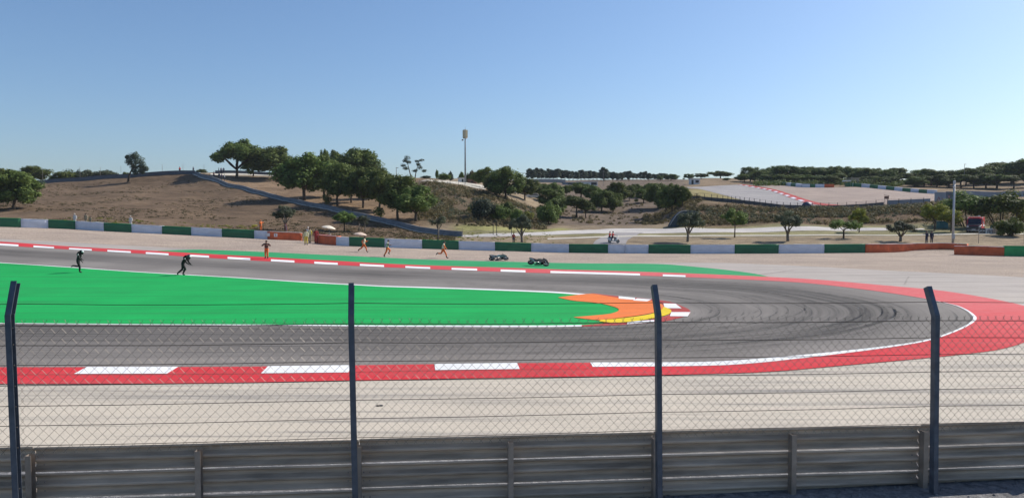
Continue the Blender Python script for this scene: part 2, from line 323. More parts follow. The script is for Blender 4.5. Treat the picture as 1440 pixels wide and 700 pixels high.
# ------------------------------------------------------------------ mesh helpers
class MB:
    def __init__(s): s.v = []; s.f = []; s.mi = []
    def add(s, vs, fs, mi=0):
        o = len(s.v); s.v += [tuple(p) for p in vs]; s.f += [tuple(i + o for i in f) for f in fs]; s.mi += [mi] * len(fs)
    def box(s, c, d, R=None, mi=0, bev=0.0, seg=1):
        bm = bmesh.new(); bmesh.ops.create_cube(bm, size=1)
        for v in bm.verts: v.co = Vector((v.co.x * d[0], v.co.y * d[1], v.co.z * d[2]))
        if bev: bmesh.ops.bevel(bm, geom=bm.edges[:], offset=bev, segments=seg, affect='EDGES', profile=.6)
        s.bm(bm, Matrix.Translation(c) @ (R.to_4x4() if R is not None else Matrix()), mi)
    def bm(s, bm, T=Matrix(), mi=0):
        bm.verts.index_update()
        s.add([T @ v.co for v in bm.verts], [[v.index for v in f.verts] for f in bm.faces], mi); bm.free()
    def sphere(s, c, r, mi=0, seg=12, ring=8, R=None):
        bm = bmesh.new(); bmesh.ops.create_uvsphere(bm, u_segments=seg, v_segments=ring, radius=1)
        r = r if hasattr(r, '__len__') else (r, r, r)
        T = Matrix.Translation(c) @ (R.to_4x4() if R is not None else Matrix()) @ Matrix.Diagonal((*r, 1))
        s.bm(bm, T, mi)
    def tube(s, pts, rad, n=8, mi=0, cap=True):
        pts = [Vector(p) for p in pts]; rad = rad if hasattr(rad, '__len__') else [rad] * len(pts)
        rings = []
        up = Vector((0, 0, 1)); prev = None
        for i, p in enumerate(pts):
            d = (pts[min(i + 1, len(pts) - 1)] - pts[max(i - 1, 0)])
            d = d.normalized() if d.length > 1e-9 else Vector((0, 0, 1))
            if prev is None:
                a = d.cross(up if abs(d.z) < .95 else Vector((1, 0, 0))).normalized()
            else:
                a = (prev - d * prev.dot(d)); a = a.normalized() if a.length > 1e-6 else d.orthogonal().normalized()
            prev = a; b = d.cross(a)
            rings.append([p + (a * math.cos(2 * math.pi * k / n) + b * math.sin(2 * math.pi * k / n)) * rad[i] for k in range(n)])
        vs = [q for r in rings for q in r]; fs = []
        for i in range(len(pts) - 1):
            for k in range(n):
                fs.append((i * n + k, i * n + (k + 1) % n, (i + 1) * n + (k + 1) % n, (i + 1) * n + k))
        if cap: fs += [tuple(range(n))[::-1], tuple(range((len(pts) - 1) * n, len(pts) * n))]
        s.add(vs, fs, mi)
    def prism(s, poly, w, axis='y', mi=0, bev=0., c=(0, 0, 0), R=None, seg=2):
        """side outline (x,z) extruded over width w along y"""
        bm = bmesh.new()
        a = [bm.verts.new((p[0], -w / 2, p[1])) for p in poly]; b = [bm.verts.new((p[0], w / 2, p[1])) for p in poly]
        bm.faces.new(a); bm.faces.new(b[::-1])
        for i in range(len(poly)):
            j = (i + 1) % len(poly); bm.faces.new((a[j], a[i], b[i], b[j]))
        if bev: bmesh.ops.bevel(bm, geom=bm.edges[:], offset=bev, segments=seg, affect='EDGES', profile=.5)
        s.bm(bm, Matrix.Translation(c) @ (R.to_4x4() if R is not None else Matrix()), mi)
    def torus(s, c, R1, r2, R=None, mi=0, n=24, m=10, flat=1.):
        vs = []; fs = []
        for i in range(n):
            a = 2 * math.pi * i / n
            for k in range(m):
                t = 2 * math.pi * k / m
                rr = R1 + r2 * math.cos(t); vs.append(Vector((rr * math.cos(a), r2 * flat * math.sin(t), rr * math.sin(a))))
        for i in range(n):
            for k in range(m):
                fs.append((i * m + k, i * m + (k + 1) % m, ((i + 1) % n) * m + (k + 1) % m, ((i + 1) % n) * m + k))
        T = Matrix.Translation(c) @ (R.to_4x4() if R is not None else Matrix())
        s.add([T @ v for v in vs], fs, mi)
    def build(s, name, mats, parent=None, smooth=False, fix=True):
        me = bpy.data.meshes.new(name); me.from_pydata(s.v, [], s.f)
        return link(name, me, mats, parent, smooth, s.mi, fix)
def link(name, me, mats, parent=None, smooth=False, mi=None, fix=True):
    mats = mats if isinstance(mats, (list, tuple)) else [mats]
    for m in mats: me.materials.append(m)
    if mi is not None and len(mats) > 1: me.polygons.foreach_set('material_index', mi)
    if fix:
        bm = bmesh.new(); bm.from_mesh(me); bmesh.ops.recalc_face_normals(bm, faces=bm.faces[:]); bm.to_mesh(me); bm.free()
    if smooth: me.polygons.foreach_set('use_smooth', [True] * len(me.polygons))
    me.update()
    o = bpy.data.objects.new(name, me); COL.objects.link(o)
    if parent is not None: o.parent = parent
    return o
def tag(o, label, cat, group=None, kind=None):
    o['label'] = label; o['category'] = cat
    if group: o['group'] = group
    if kind: o['kind'] = kind
    return o
def thing(name, label, cat, loc=(0, 0, 0), rz=0., group=None):
    o = bpy.data.objects.new(name, None); COL.objects.link(o); o.location = loc; o.rotation_euler = (0, 0, rz); o.empty_display_size = .3
    return tag(o, label, cat, group)
def struct(o, label=None, cat=None):
    o['kind'] = 'structure'
    if label: o['label'] = label; o['category'] = cat or o.name.split('.')[0].replace('_', ' ')
    return o
def copy_tree(o, parent=None):
    c = o.copy(); COL.objects.link(c)
    if parent is not None: c.parent = parent
    for ch in [x for x in o.children]: copy_tree(ch, c)
    return c

# ------------------------------------------------------------------ ground sheet
def build_ground():
    nu, nr = GX.shape
    V = np.stack([GX, GY, GZ], -1).reshape(-1, 3)
    me = bpy.data.meshes.new('ground')
    idx = np.arange(nu * nr).reshape(nu, nr)
    q = np.stack([idx[:-1, :-1], idx[1:, :-1], idx[1:, 1:], idx[:-1, 1:]], -1).reshape(-1, 4)
    me.from_pydata(V.tolist(), [], q.tolist())
    C = np.zeros((nu, nr, 4)); C[..., 3] = 1
    C[..., :3] = (.155, .11, .075)
    yb = Ybar(GU); Yw = wallY(GU)
    def put(mask, c): C[mask, :3] = c
    put((GU > 600) & (GY > yb), (.27, .215, .15))                       # valley floor, straw
    put((GU > 640) & (GY > 117) & (GY < 136), (.24, .225, .12))         # grass between the service roads
    put((GU > 640) & (GU < 800) & (GY > 128) & (GY < 140), (.30, .29, .12))
    put((GU > 285) & (GU < 590) & (GY > Yw + 1), (.25, .175, .115))     # under the trees
    put((GU > 585) & (GU < 770) & (GY > 136) & (GY < 182), (.165, .125, .085))   # scrub mound
    put((GU > 770) & (GU < 965) & (GY > 147), (.165, .128, .10))
    put((GU > 955) & (GY > 135.5) & (GY < 154), (.16, .11, .07))          # scrub bank
    put((GU > 965) & (GY >= 154), (.24, .18, .12))
    put((GU > 955) & (GU < 1080) & (GY >= 160) & (GY < 240), (.29, .25, .12))
    put((GU < 650) & (GY > 225), (.27, .22, .16))
    put(GY < 18, (.25, .24, .235))
    for _ in range(2):
        P = np.pad(C, ((1, 1), (1, 1), (0, 0)), mode='edge')
        C = (P[:-2, 1:-1] + P[2:, 1:-1] + P[1:-1, :-2] + P[1:-1, 2:] + P[1:-1, 1:-1]) / 5
    ca = me.color_attributes.new('soil', 'FLOAT_COLOR', 'POINT')
    ca.data.foreach_set('color', C.reshape(-1))
    o = link('ground', me, M['soil'], None, True, None, False)
    struct(o, 'dry brown hillsides and straw coloured valley floor around the circuit', 'ground')
WA = Vector((-92.4, 220)); WB = Vector((-10.2, 120))
def wallY(u):
    q = (np.asarray(u, float) - 720) / F
    t = (WA.x - q * WA.y) / (q * (WB.y - WA.y) - (WB.x - WA.x))
    return WA.y + np.clip(t, 0, 1) * (WB.y - WA.y)
build_ground()

# ------------------------------------------------------------------ paved layers
def cr_dense(P, step):
    """Catmull-Rom through paired keys; P is (n, k) array"""
    P = np.asarray(P, float); out = []
    n = len(P)
    for i in range(n - 1):
        p0, p1, p2, p3 = P[max(i - 1, 0)], P[i], P[i + 1], P[min(i + 2, n - 1)]
        L = max(np.hypot(*(p2 - p1)[:2]), np.hypot(*(p2 - p1)[2:4])); k = max(1, int(math.ceil(L / step)))
        for j in range(k):
            t = j / k
            # centripetal-like damping: blend cubic with linear to stop overshoot
            c = .5 * ((2 * p1) + (-p0 + p2) * t + (2 * p0 - 5 * p1 + 4 * p2 - p3) * t * t + (-p0 + 3 * p1 - 3 * p2 + p3) * t ** 3)
            out.append(.85 * c + .15 * (p1 + (p2 - p1) * t))
    out.append(P[-1]); return np.array(out)
def loft(name, pairs, off, mat, step=1., label=None, cat=None, world=False, kind=True):
    """a sheet laid on the ground between two edges given as photo pixels"""
    if not world:
        rows = []
        for a, b in pairs:
            A = un(*a); B = un(*b); rows.append((A.x, A.y, B.x, B.y))
    else: rows = [(a[0], a[1], b[0], b[1]) for a, b in pairs]
    D = cr_dense(rows, step)
    W = np.hypot(D[:, 0] - D[:, 2], D[:, 1] - D[:, 3]).max(); m = max(1, int(math.ceil(W / step)))
    n = len(D)
    t = np.linspace(0, 1, m + 1)[None, :, None]
    XY = D[:, None, 0:2] * (1 - t) + D[:, None, 2:4] * t
    Z = Zt(XY[..., 0], XY[..., 1]) + off
    V = np.concatenate([XY, Z[..., None]], -1).reshape(-1, 3)
    idx = np.arange(n * (m + 1)).reshape(n, m + 1)
    q = np.stack([idx[:-1, :-1], idx[1:, :-1], idx[1:, 1:], idx[:-1, 1:]], -1).reshape(-1, 4)
    me = bpy.data.meshes.new(name); me.from_pydata(V.tolist(), [], q.tolist())
    mid = XY.mean(1); s = np.concatenate([[0], np.cumsum(np.hypot(*np.diff(mid, axis=0).T))])
    uvv = np.stack([np.repeat(s[:, None], m + 1, 1), np.repeat(t[..., 0], n, 0)], -1).reshape(-1, 2)
    uv = me.uv_layers.new(name='UVMap'); li = np.zeros(len(me.loops), int); me.loops.foreach_get('vertex_index', li)
    uv.data.foreach_set('uv', uvv[li].reshape(-1))
    bm = bmesh.new(); bm.from_mesh(me)
    bmesh.ops.dissolve_degenerate(bm, dist=1e-5, edges=bm.edges[:])
    for f in bm.faces:
        f.normal_update()
        if f.normal.z < 0: f.normal_flip()
    bm.to_mesh(me); bm.free()
    o = link(name, me, mat, None, True, None, False)
    if kind: struct(o, label, cat)
    return o
def fx(c): xs = [p[0] for p in c]; ys = [p[1] for p in c]; return lambda x: float(np.interp(x, xs, ys))
def between(top, bot, xs): return [((x, top(x)), (x, bot(x))) for x in xs]

GEDGE = [(-500, 312), (-100, 331), (0, 336), (100, 341), (200, 346.5), (300, 351.5), (420, 356.5), (590, 364.5), (700, 367.6), (810, 370), (910, 370.2), (1000, 369), (1123, 373.7), (1246, 380.5), (1338, 384.5), (1440, 390), (1600, 399), (1900, 415)]
gedge = fx(GEDGE)
ybf = lambda x: ybase(x) - 1.5 - 3.0 * max(0., min(1., (x - 1217) / 100.)) * (x < 1420)
xs = list(range(-300, 1701, 50))
loft('gravel_trap', [((x, ybf(x)), (x, gedge(x) + 1)) for x in xs], .012, M['gravel'], 1.5, 'pale tan gravel trap between the run-off and the tyre barriers', 'gravel trap')
# runoff in world space: from gravel edge to just behind the rail
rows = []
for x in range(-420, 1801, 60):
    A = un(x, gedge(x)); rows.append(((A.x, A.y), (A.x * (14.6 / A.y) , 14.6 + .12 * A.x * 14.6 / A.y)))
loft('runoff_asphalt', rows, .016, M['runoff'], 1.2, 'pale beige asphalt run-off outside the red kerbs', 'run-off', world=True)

OUT = [(-120, 338.5), (0, 345.5), (112, 352), (222, 358.5), (337, 365.5), (460, 372.3), (587, 378), (720, 383), (885, 387.5), (1000, 391.5), (1123, 397.6), (1215, 407.5), (1292, 419), (1345, 431), (1368.5, 447), (1353, 461), (1307, 478), (1246, 488), (1123, 501), (1000, 510), (830, 511.2), (730, 511.8), (600, 513.5), (370, 516.5), (180, 517.5), (0, 517.5), (-160, 517.5)]
INN = [(-120, 361.5), (0, 369.5), (100, 376), (200, 383), (340, 391), (440, 397.5), (540, 402.5), (660, 406), (770, 410), (872, 417.5), (912, 421), (942, 425), (962, 432.5), (968.5, 436), (971, 440), (968, 444), (955, 448), (932, 453), (900, 456), (850, 459), (780, 460.3), (720, 460.5), (560, 460), (360, 458), (180, 457), (0, 455.5), (-160, 454.5)]
KOUT = [(-120, 333.5), (0, 340), (100, 347), (215, 353), (340, 360), (460, 366.5), (587, 373), (720, 377), (885, 382), (1010, 386.5), (1140, 393), (1246, 402), (1330, 410), (1430, 428), (1500, 455), (1450, 479), (1399, 493.5), (1307, 504), (1190, 514.5), (1060, 525), (841, 530.3), (730, 532), (590, 534.5), (335, 539.5), (125, 541), (-75, 541), (-250, 541)]
loft('track', list(zip(OUT, INN)), .024, M['track'], .8, 'grey asphalt hairpin streaked with dark rubber', 'track')
loft('outer_kerb', list(zip(KOUT, OUT)), .036, kerb_mat(), .8, 'long red kerb around the outside of the hairpin', 'kerb')
# white line between track and kerb around the outside
wf = {12: .0, 13: .022, 14: .034, 15: .036, 16: .05, 17: .10, 18: .22, 19: .33, 20: .32}
def lerp(a, b, t): return (a[0] + (b[0] - a[0]) * t, a[1] + (b[1] - a[1]) * t)
loft('edge_line', [(OUT[i], lerp(OUT[i], KOUT[i], f + .004)) for i, f in wf.items()], .046, M['white'], .8, 'white line between the track and the outer red kerb', 'painted line')
def mark(name, label, blocks, mat, off, cat='kerb'):
    for k, (tl, tr, br, bl) in enumerate(blocks):
        loft(name, [(tl, bl), (tr, br)], off, mat, .8, label, cat)
mark('kerb_block', 'white painted block on the red kerb nearest the fence', [((122, 517.5), (251, 517.2), (235, 527), (104, 527.4)), ((377, 516.4), (494, 515), (490, 525.3), (367, 526.6)), ((611, 513.4), (727, 511.8), (731, 520.5), (612, 522))], M['white'], .046)
loft('kerb_groove', [(lerp(OUT[i], KOUT[i], .43), lerp(OUT[i], KOUT[i], .465)) for i in range(20, 27)], .042, M['redin'], .8, 'thin dirty groove line along the near red kerb', 'painted line')
fo, fk = fx(OUT[:13]), fx(KOUT[:13])
far = [(-60, -26), (-8, 26), (47, 76), (97, 129), (151, 184), (205, 237), (264, 294), (320, 352), (381, 414), (442, 475), (506, 540), (570, 605), (635, 671), (704, 739), (774, 900), (932, 964)]
for a, b in far:
    loft('kerb_block', [((x, fo(x) - (fo(x) - fk(x)) * .5), (x, fo(x))) for x in np.linspace(a, b, 3)], .046, M['white'], 1.5, 'white painted block along the far red kerb', 'kerb')
top = fx(INN[:10]); bot = fx([(p[0], p[1]) for p in INN[::-1] if p[1] > 447])
gx = list(range(-120, 860, 40)) + [868, 872]
loft('painted_infield', between(lambda x: top(x) + .2, lambda x: bot(x) - .2, gx), .028, M['green'], 1., 'bright green painted asphalt inside the hairpin', 'painted asphalt')
GT = [(222, 352.8), (275, 351), (360, 354), (490, 360), (590, 365), (700, 368), (810, 370.5), (910, 371), (947, 372.5), (1020, 379.5), (1061, 385), (1085, 390.6)]
loft('painted_runoff', between(fx(GT), lambda x: fk(x) + .2, list(range(222, 1080, 30)) + [1082]), .028, M['green2'], 1., 'green painted strip outside the far red kerb', 'painted asphalt')
loft('edge_line', between(lambda x: top(x) - .1, lambda x: top(x) + .6 + 1.2 * max(0, min(1, (x - 300) / 500)), list(range(-100, 830, 40)) + [832]), .036, M['white'], 1., 'white line along the far edge of the green infield', 'painted line')
loft('edge_line', between(lambda x: bot(x) - .5 - 1.4 * max(0, min(1, (x - 250) / 400)), lambda x: bot(x) + .25, list(range(-100, 830, 40)) + [826]), .036, M['white'], 1., 'white line along the near edge of the green infield', 'painted line')
IK = [((830, 412.5), (838, 414.2)), ((872, 417.5), (872, 421)), ((912, 421), (908, 424.5)), ((942, 425), (930, 427)), ((962, 432.5), (931, 431.5)), ((969, 436), (935, 436)), ((971, 440), (940, 440)), ((968, 444), (941, 443.5)), ((955, 448), (928, 447.5)), ((932, 453), (905, 451.5)), ((880, 457.5), (860, 455)), ((818, 460.2), (818, 458))]
loft('apex_kerb', IK, .038, M['redin'], .6, 'worn red and white kerb around the tip of the infield', 'kerb')
mark('kerb_block', 'white painted block on the worn red apex kerb', [((870, 417.3), (893, 419.6), (893, 422.6), (870, 420.8)), ((896, 420.4), (916, 422), (910, 424.8), (890, 423.4)), ((933, 427.6), (950, 428), (958.5, 434.6), (934.5, 434.3)), ((944, 440), (971, 440), (967, 446), (942, 445.6)), ((882, 453.6), (920, 451), (920, 454.3), (882, 457.2))], M['white'], .05)
OR = [((785, 419), (785.5, 419.4)), ((806, 416.2), (806, 423.6)), ((832, 413.8), (832, 426)), ((855, 417.2), (848, 428.2)), ((876, 420.4), (858, 430.8)), ((900, 422.4), (865, 432.8)), ((920, 424.5), (868.8, 434.6)), ((931, 429), (870, 436)), ((933.5, 433), (870, 437.2)), ((930, 437), (868.6, 438.8)), ((918, 441), (864, 440.6)), ((900, 444.3), (857, 442.4)), ((878, 447.2), (846, 443.7)), ((858, 449.6), (834, 444.7)), ((842, 451.2), (822, 445.7)), ((822, 449.4), (813, 446.5)), ((807, 447.2), (807, 446.9))]
loft('painted_sweep', OR, .048, M['orange'], .6, 'orange painted crescent at the tip of the green infield', 'painted asphalt')
YE = [((842, 453), (845, 451.3)), ((860, 455.3), (862, 450)), ((885, 454), (890, 447)), ((910, 450.5), (915, 443)), ((935, 445), (928, 438)), ((943.5, 441), (931, 436)), ((943, 436.5), (932, 434.5)), ((934, 432.5), (933, 433.5))]
loft('painted_sweep', YE, .058, M['yellow'], .6, 'yellow painted sweep between the orange crescent and the apex kerb', 'painted asphalt')
# service roads of the valley
loft('service_road', [((642, 331), (642, 333)), ((690, 328.5), (690, 333)), ((760, 326.5), (760, 331)), ((860, 321.5), (860, 328)), ((960, 320.4), (960, 327.4)), ((1080, 319.8), (1080, 326.5)), ((1180, 319.8), (1180, 325)), ((1250, 320.5), (1250, 324)), ((1300, 321.5), (1300, 323))], .03, M['road'], 1.5, 'pale wide service road crossing the valley', 'road')
loft('footpath', [((770, 335.5), (770, 337)), ((840, 332.8), (840, 334.6)), ((900, 331.2), (900, 333)), ((1000, 330.8), (1000, 332.4)), ((1150, 330), (1150, 331.5)), ((1300, 329.6), (1300, 331)), ((1500, 329.4), (1500, 330.8))], .05, M['pathm'], 1.5, 'thin pale path between the service road and the barriers', 'path')
loft('access_road', [((834, 343.5), (880, 343.5)), ((840, 337), (884, 337)), ((852, 331), (895, 331)), ((866, 327), (905, 327))], .04, M['greytrack'], 1.5, 'grey access road joining the service road', 'road')
loft('service_road', [((590, 256), (600, 252.8)), ((620, 257), (625, 254)), ((650, 260), (652, 256)), ((682, 267), (684, 262))], .05, M['pathm'], 1.5, 'pale road along the top of the scrub mound', 'road')
loft('service_road', [((296, 247), (296, 244.3)), ((340, 246.3), (340, 244.3)), ((400, 249), (400, 247.4))], .08, M['pathm'], 1.5, 'pale track along the ridge behind the first big trees', 'road')
# the upper part of the circuit
def W2(px, Y): p = at(px, Y); return (p.x, p.y)
loft('upper_track', [(W2(962, 262), W2(1040, 285)), (W2(985, 235), W2(1062, 255)), (W2(1005, 205), W2(1085, 225)), (W2(1035, 175), W2(1110, 195)), (W2(1062, 161), W2(1140, 172)), (W2(1120, 156.5), W2(1180, 162)), (W2(1200, 156), W2(1205, 157.5))], .04, M['greytrack'], 2., 'grey stretch of track on the upper level', 'track', world=True)
loft('upper_gravel', [(W2(1052, 284), W2(1075, 292)), (W2(1078, 250), W2(1120, 262)), (W2(1100, 222), W2(1165, 252)), (W2(1125, 192), W2(1225, 252)), (W2(1152, 169), W2(1290, 244)), (W2(1195, 158), W2(1318, 236)), (W2(1290, 158), W2(1325, 180))], .05, M['uppergravel'], 2., 'pinkish gravel trap on the upper level', 'gravel trap', world=True)
UK = [(W2(1036, 284), W2(1048, 288)), (W2(1062, 250), W2(1080, 258)), (W2(1086, 222), W2(1106, 231)), (W2(1110, 193), W2(1132, 202)), (W2(1138, 170.5), W2(1166, 177)), (W2(1178, 160.5), W2(1200, 163.5)), (W2(1200, 157.5), W2(1208, 158.2))]
UK = [(a, (a[0] + (b[0] - a[0]) * .5, a[1] + (b[1] - a[1]) * .5)) for a, b in UK]
UKD = cr_dense([(a[0], a[1], b[0], b[1]) for a, b in UK], 2.5)
loft('upper_kerb', UK, .09, M['redin'], 1.5, 'red kerb between the upper track and its gravel trap', 'kerb', world=True)
for k in range(2, len(UKD) - 8, 4):
    seg = [((r[0], r[1]), (r[0] + (r[2] - r[0]) * .42, r[1] + (r[3] - r[1]) * .42)) for r in UKD[k:k + 3]]
    loft('kerb_block', seg, .12, M['bwhite'], 1.2, 'white painted block on the upper red kerb', 'kerb', world=True)
# tyre marks left on the run-off and through the gravel
def skid(pts, w, label):
    P = [un(*p) for p in pts]; prs = []
    for i, p in enumerate(P):
        d = (P[min(i + 1, len(P) - 1)] - P[max(i - 1, 0)]); d.z = 0; d.normalize(); nn = Vector((-d.y, d.x, 0)) * w / 2
        prs.append(((p.x + nn.x, p.y + nn.y), (p.x - nn.x, p.y - nn.y)))
    loft('skid_mark', prs, .062, M['rubber'], .6, label, 'skid mark', world=True)
skid([(1066, 387), (1085, 385), (1105, 382), (1118, 381)], .3, 'dark skid mark beside the end of the far green strip')
skid([(1272, 401), (1276, 393), (1278, 390)], .12, 'short thin skid mark on the run-off beside the red kerb')
skid([(95, 550), (190, 553.5), (330, 558)], .05, 'long thin tyre streak on the near run-off')
skid([(250, 355.5), (330, 352), (420, 349), (500, 346.5)], .35, 'tyre tracks curving through the gravel to the opening')
skid([(1283, 359.5), (1300, 356.6), (1330, 355.6)], .25, 'dark scrape in the gravel beneath the long orange barrier')
def arc_marks():
    A = [un(*p) for p in OUT]; B = [un(*p) for p in INN]; rr = random.Random(12)
    D = cr_dense([(a.x, a.y, b.x, b.y) for a, b in zip(A, B)], .8); n = len(D)
    tip = int(np.argmax(D[:, 0]))
    for k in range(34):
        c = tip + rr.randint(-42, 34); L = rr.randint(9, 30); i0 = max(0, c - L); i1 = min(n - 1, c + L)
        v0 = rr.uniform(.12, .9); v1 = min(.93, max(.08, v0 + rr.uniform(-.22, .22))); w = rr.uniform(.08, .2); prs = []
        for i in range(i0, i1 + 1, 2):
            t = (i - i0) / max(1, i1 - i0); v = v0 + (v1 - v0) * t; a = D[i, :2]; b = D[i, 2:4]; W = np.hypot(*(b - a)); h = w / W / 2
            p = a + (b - a) * (v - h); q = a + (b - a) * (v + h); prs.append(((p[0], p[1]), (q[0], q[1])))
        if len(prs) > 3: loft('skid_mark', prs, .028 + .0012 * k, M['rubber'], .8, 'faint curved tyre mark on the hairpin asphalt', 'skid mark', world=True)
arc_marks()

# ------------------------------------------------------------------ catch fence and guardrail
E = Vector((.992, .1258, 0)); N = Vector((-.1258, .992, 0))
FO = Vector((-.6651 * 8.96, 8.96, 0)); RO = Vector((-.6443 * 9.28, 9.28, 0))
RB = Matrix((E, N, Vector((0, 0, 1)))).transposed()
def fdz(s): return -.012 * s
fence = thing('catch_fence', 'grey posted chain link safety fence with rusty wires in front of the track', 'fence', (FO.x, FO.y, .6), 0)
ORG = Vector((FO.x, FO.y, .6))
def cprofile(mb, p0, p1, w, d, t):
    """C channel between two points, web at the -E side"""
    ax = (p1 - p0); L = ax.length; ax.normalize()
    nn = (N - ax * N.dot(ax)).normalized(); ee = nn.cross(ax).normalized()
    if ee.dot(E) < 0: ee = -ee
    R = Matrix((ee, nn, ax)).transposed(); mid = (p0 + p1) / 2
    mb.box(mid + nn * (-d / 2 + t / 2), (w, t, L), R)
    mb.box(mid + nn * (d / 2 - t / 2), (w, t, L), R)
    mb.box(mid - ee * (w / 2 - t / 2), (t, d - 2 * t - .002, L), R)
PW, PD = .068, .095
for k in range(-1, 6):
    s = 4 * k
    lean = -.014
    base = FO + E * s - ORG; base.z = zt(FO.x + E.x * s, FO.y + E.y * s) - .08 - .6
    zb = 3.44 + fdz(s) * 1.4 - .6
    bend = base + E * (lean * 2.7); bend.z = zb
    top = bend + N * .17 + E * (-.006) + Vector((0, 0, .37))
    mb = MB(); cprofile(mb, base, bend, PW, PD, .007)
    for z in (.7, 1.2, 1.45, 1.7, 1.95, 2.2, 2.45, 2.65):
        c = base + (bend - base) * ((z) / (bend.z - base.z)); mb.sphere(c + N * .036 + E * .01, .009, 1, 6, 4)
    po = mb.build('post', [M['post'], M['galv']], fence)
    mb = MB(); cprofile(mb, bend - Vector((0, 0, .02)) + E * .0015, top, PW, PD, .007); mb.build('arm', M['post'], po)
wz = [3.545, 3.295, 3.055, 2.815, 2.57, 2.32, 2.08, 1.835]
off0 = PD / 2 + .014
for i, z in enumerate(wz):
    pts = []
    for s in np.arange(-6, 20.01, .5):
        f = (s % 4) / 4; sag = .016 * math.sin(math.pi * f) * (1 if i < 3 else .6)
        d = off0 + (.10 if i == 0 else 0)
        p = FO + E * s + N * d; p.z = z + fdz(s) - sag + .004 * mnoise.noise(Vector((s * 1.3, i * 7.1, 0)))
        pts.append(p - ORG)
    mb = MB(); mb.tube(pts, .0042 if i != 1 else .005, 5); mb.build('strand_wire', M['wire'], fence)
def chainlink(s0, s1):
    mb = MB(); pitch = .122; hz = .062; zt0 = 3.32; zb0 = 1.765
    n = int((s1 - s0) / pitch); rows = int((zt0 - zb0) / hz)
    for i in range(n + 1):
        for sgn in (0, 1):
            pts = []
            sc = s0 + (i + .5) * pitch
            # one wire zig-zags between neighbours; two mirrored wires make the diamonds
            x = sc + (-pitch / 2 if (sgn == 0) else 0)
            for r in range(rows + 1):
                zz = zb0 + r * hz
                dx = ((r % 2) * pitch / 2)
                wob = .016 * mnoise.noise(Vector((x * .8, zz * 1.1, 3.))) + .01 * mnoise.noise(Vector((x * 3, zz * 3, 9.)))
                sx = x + dx if sgn == 0 else x + pitch / 2 - dx
                wz_ = .03 * mnoise.noise(Vector((x * .6, 1., 5.)))
                p = FO + E * (sx + wob) + N * (off0 - .005 * (1 if (r + sgn) % 2 else -1)); p.z = zz + fdz(sx) + wz_ + .008 * mnoise.noise(Vector((x * 2, zz * 2, 1)))
                pts.append(p - ORG)
            # knuckle ends
            pts.append(pts[-1] + E * (.02 * (1 if sgn else -1)) + Vector((0, 0, .025 + .02 * random.random())))
            pts.insert(0, pts[0] + E * (.022 * (1 if sgn else -1)) + N * -.01 + Vector((0, 0, -.03)))
            mb.tube(pts, .0030, 4, 0, False)
    return mb
for k in range(-1, 5):
    s0, s1 = 4 * k + .03, 4 * k + 3.97
    if k == -1: s0 = 4 * k + 1.5
    if k == 4: s1 = 18.5
    chainlink(s0, s1).build('chain_link_mesh', M['mesh'], fence, False, False)

rail = thing('guardrail', 'weathered grey triple corrugated steel guardrail below the safety fence', 'guardrail', (RO.x, RO.y, .6))
RORG = Vector((RO.x, RO.y, .6))
prof = [(.022, 0), (.02, .022), (.078, .062), (.084, .085), (.08, .105), (.008, .138), (.002, .156), (.008, .174), (.08, .207), (.084, .227), (.078, .25), (.02, .29), (.022, .312)]
def beam(s0, s1, zlow, jit):
    mb = MB(); t = .006; ns = 9
    vs = []; k = len(prof)
    loop = [(n_, z_) for n_, z_ in prof] + [(n_ + t, z_) for n_, z_ in prof[::-1]]
    L = len(loop); fs = []
    for i in range(ns):
        s = s0 + (s1 - s0) * i / (ns - 1)
        dent = .008 * mnoise.noise(Vector((s * .9, zlow * 5, 2)))
        for n_, z_ in loop:
            p = RO + E * s + N * (n_ + dent); p.z = zlow + z_ + fdz(s) * .9 + jit * (s - s0) / (s1 - s0) + .006 * mnoise.noise(Vector((s * .7, zlow * 9, 5)))
            vs.append(p - RORG)
    for i in range(ns - 1):
        for j in range(L):
            fs.append((i * L + j, i * L + (j + 1) % L, (i + 1) * L + (j + 1) % L, (i + 1) * L + j))
    fs += [tuple(range(L)), tuple(range((ns - 1) * L, ns * L))[::-1]]
    mb.add(vs, fs); return mb
for b in range(-2, 5):
    s0 = b * 4.0
    for r in range(3):
        j0 = .004 * random.uniform(-1, 1)
        zl = 1.73 - .312 - .334 * r + j0
        mb = beam(s0 + .003, s0 + 3.997, zl, .014 * random.uniform(-1, 1))
        for dz in (.10, .21):
            for ds in (.06, .14, 3.86):
                p = RO + E * (s0 + ds) + N * -.004; p.z = zl + dz + fdz(s0 + ds) * .9
                mb.sphere(p - RORG, (.012, .009, .012), 1, 6, 4)
        mb.build('rail_beam', [M['railm'], M['galv']], rail, False)
for k in range(-4, 9):
    s = 2 * k
    p0 = RO + E * s - N * .06; p0.z = zt(p0.x, p0.y) - .1; p1 = p0.copy(); p1.z = 1.66 + fdz(s) * .9
    mb = MB(); cprofile(mb, p0 - RORG, p1 - RORG, .07, .11, .006)
    mb.build('post', M['galv'], rail)

# gravelly verge the fence stands on
loft('gravel_verge', [((x, 7.4 + .127 * x), (x * 1.02, 13.2 + .127 * x)) for x in np.linspace(-11, 12, 16)], .01, M['dirt'], .45, 'dark gravelly verge the guardrail and fence stand on', 'verge', world=True)
# stones in front of the rail
stone = MB()
for _ in range(1500):
    s = random.uniform(-6, 15); d = random.uniform(-1.9, .6)
    p = FO + E * s + N * d; r = random.uniform(.008, .03); z = zt(p.x, p.y)
    bm = bmesh.new(); bmesh.ops.create_icosphere(bm, subdivisions=1, radius=r)
    for v in bm.verts: v.co = v.co * random.uniform(.7, 1.25)
    stone.bm(bm, Matrix.Translation((p.x, p.y, z + r * .4)))
so = stone.build('gravel', M['dirt'], None, False); tag(so, 'loose grey stones on the ground under the guardrail', 'gravel', kind='stuff')

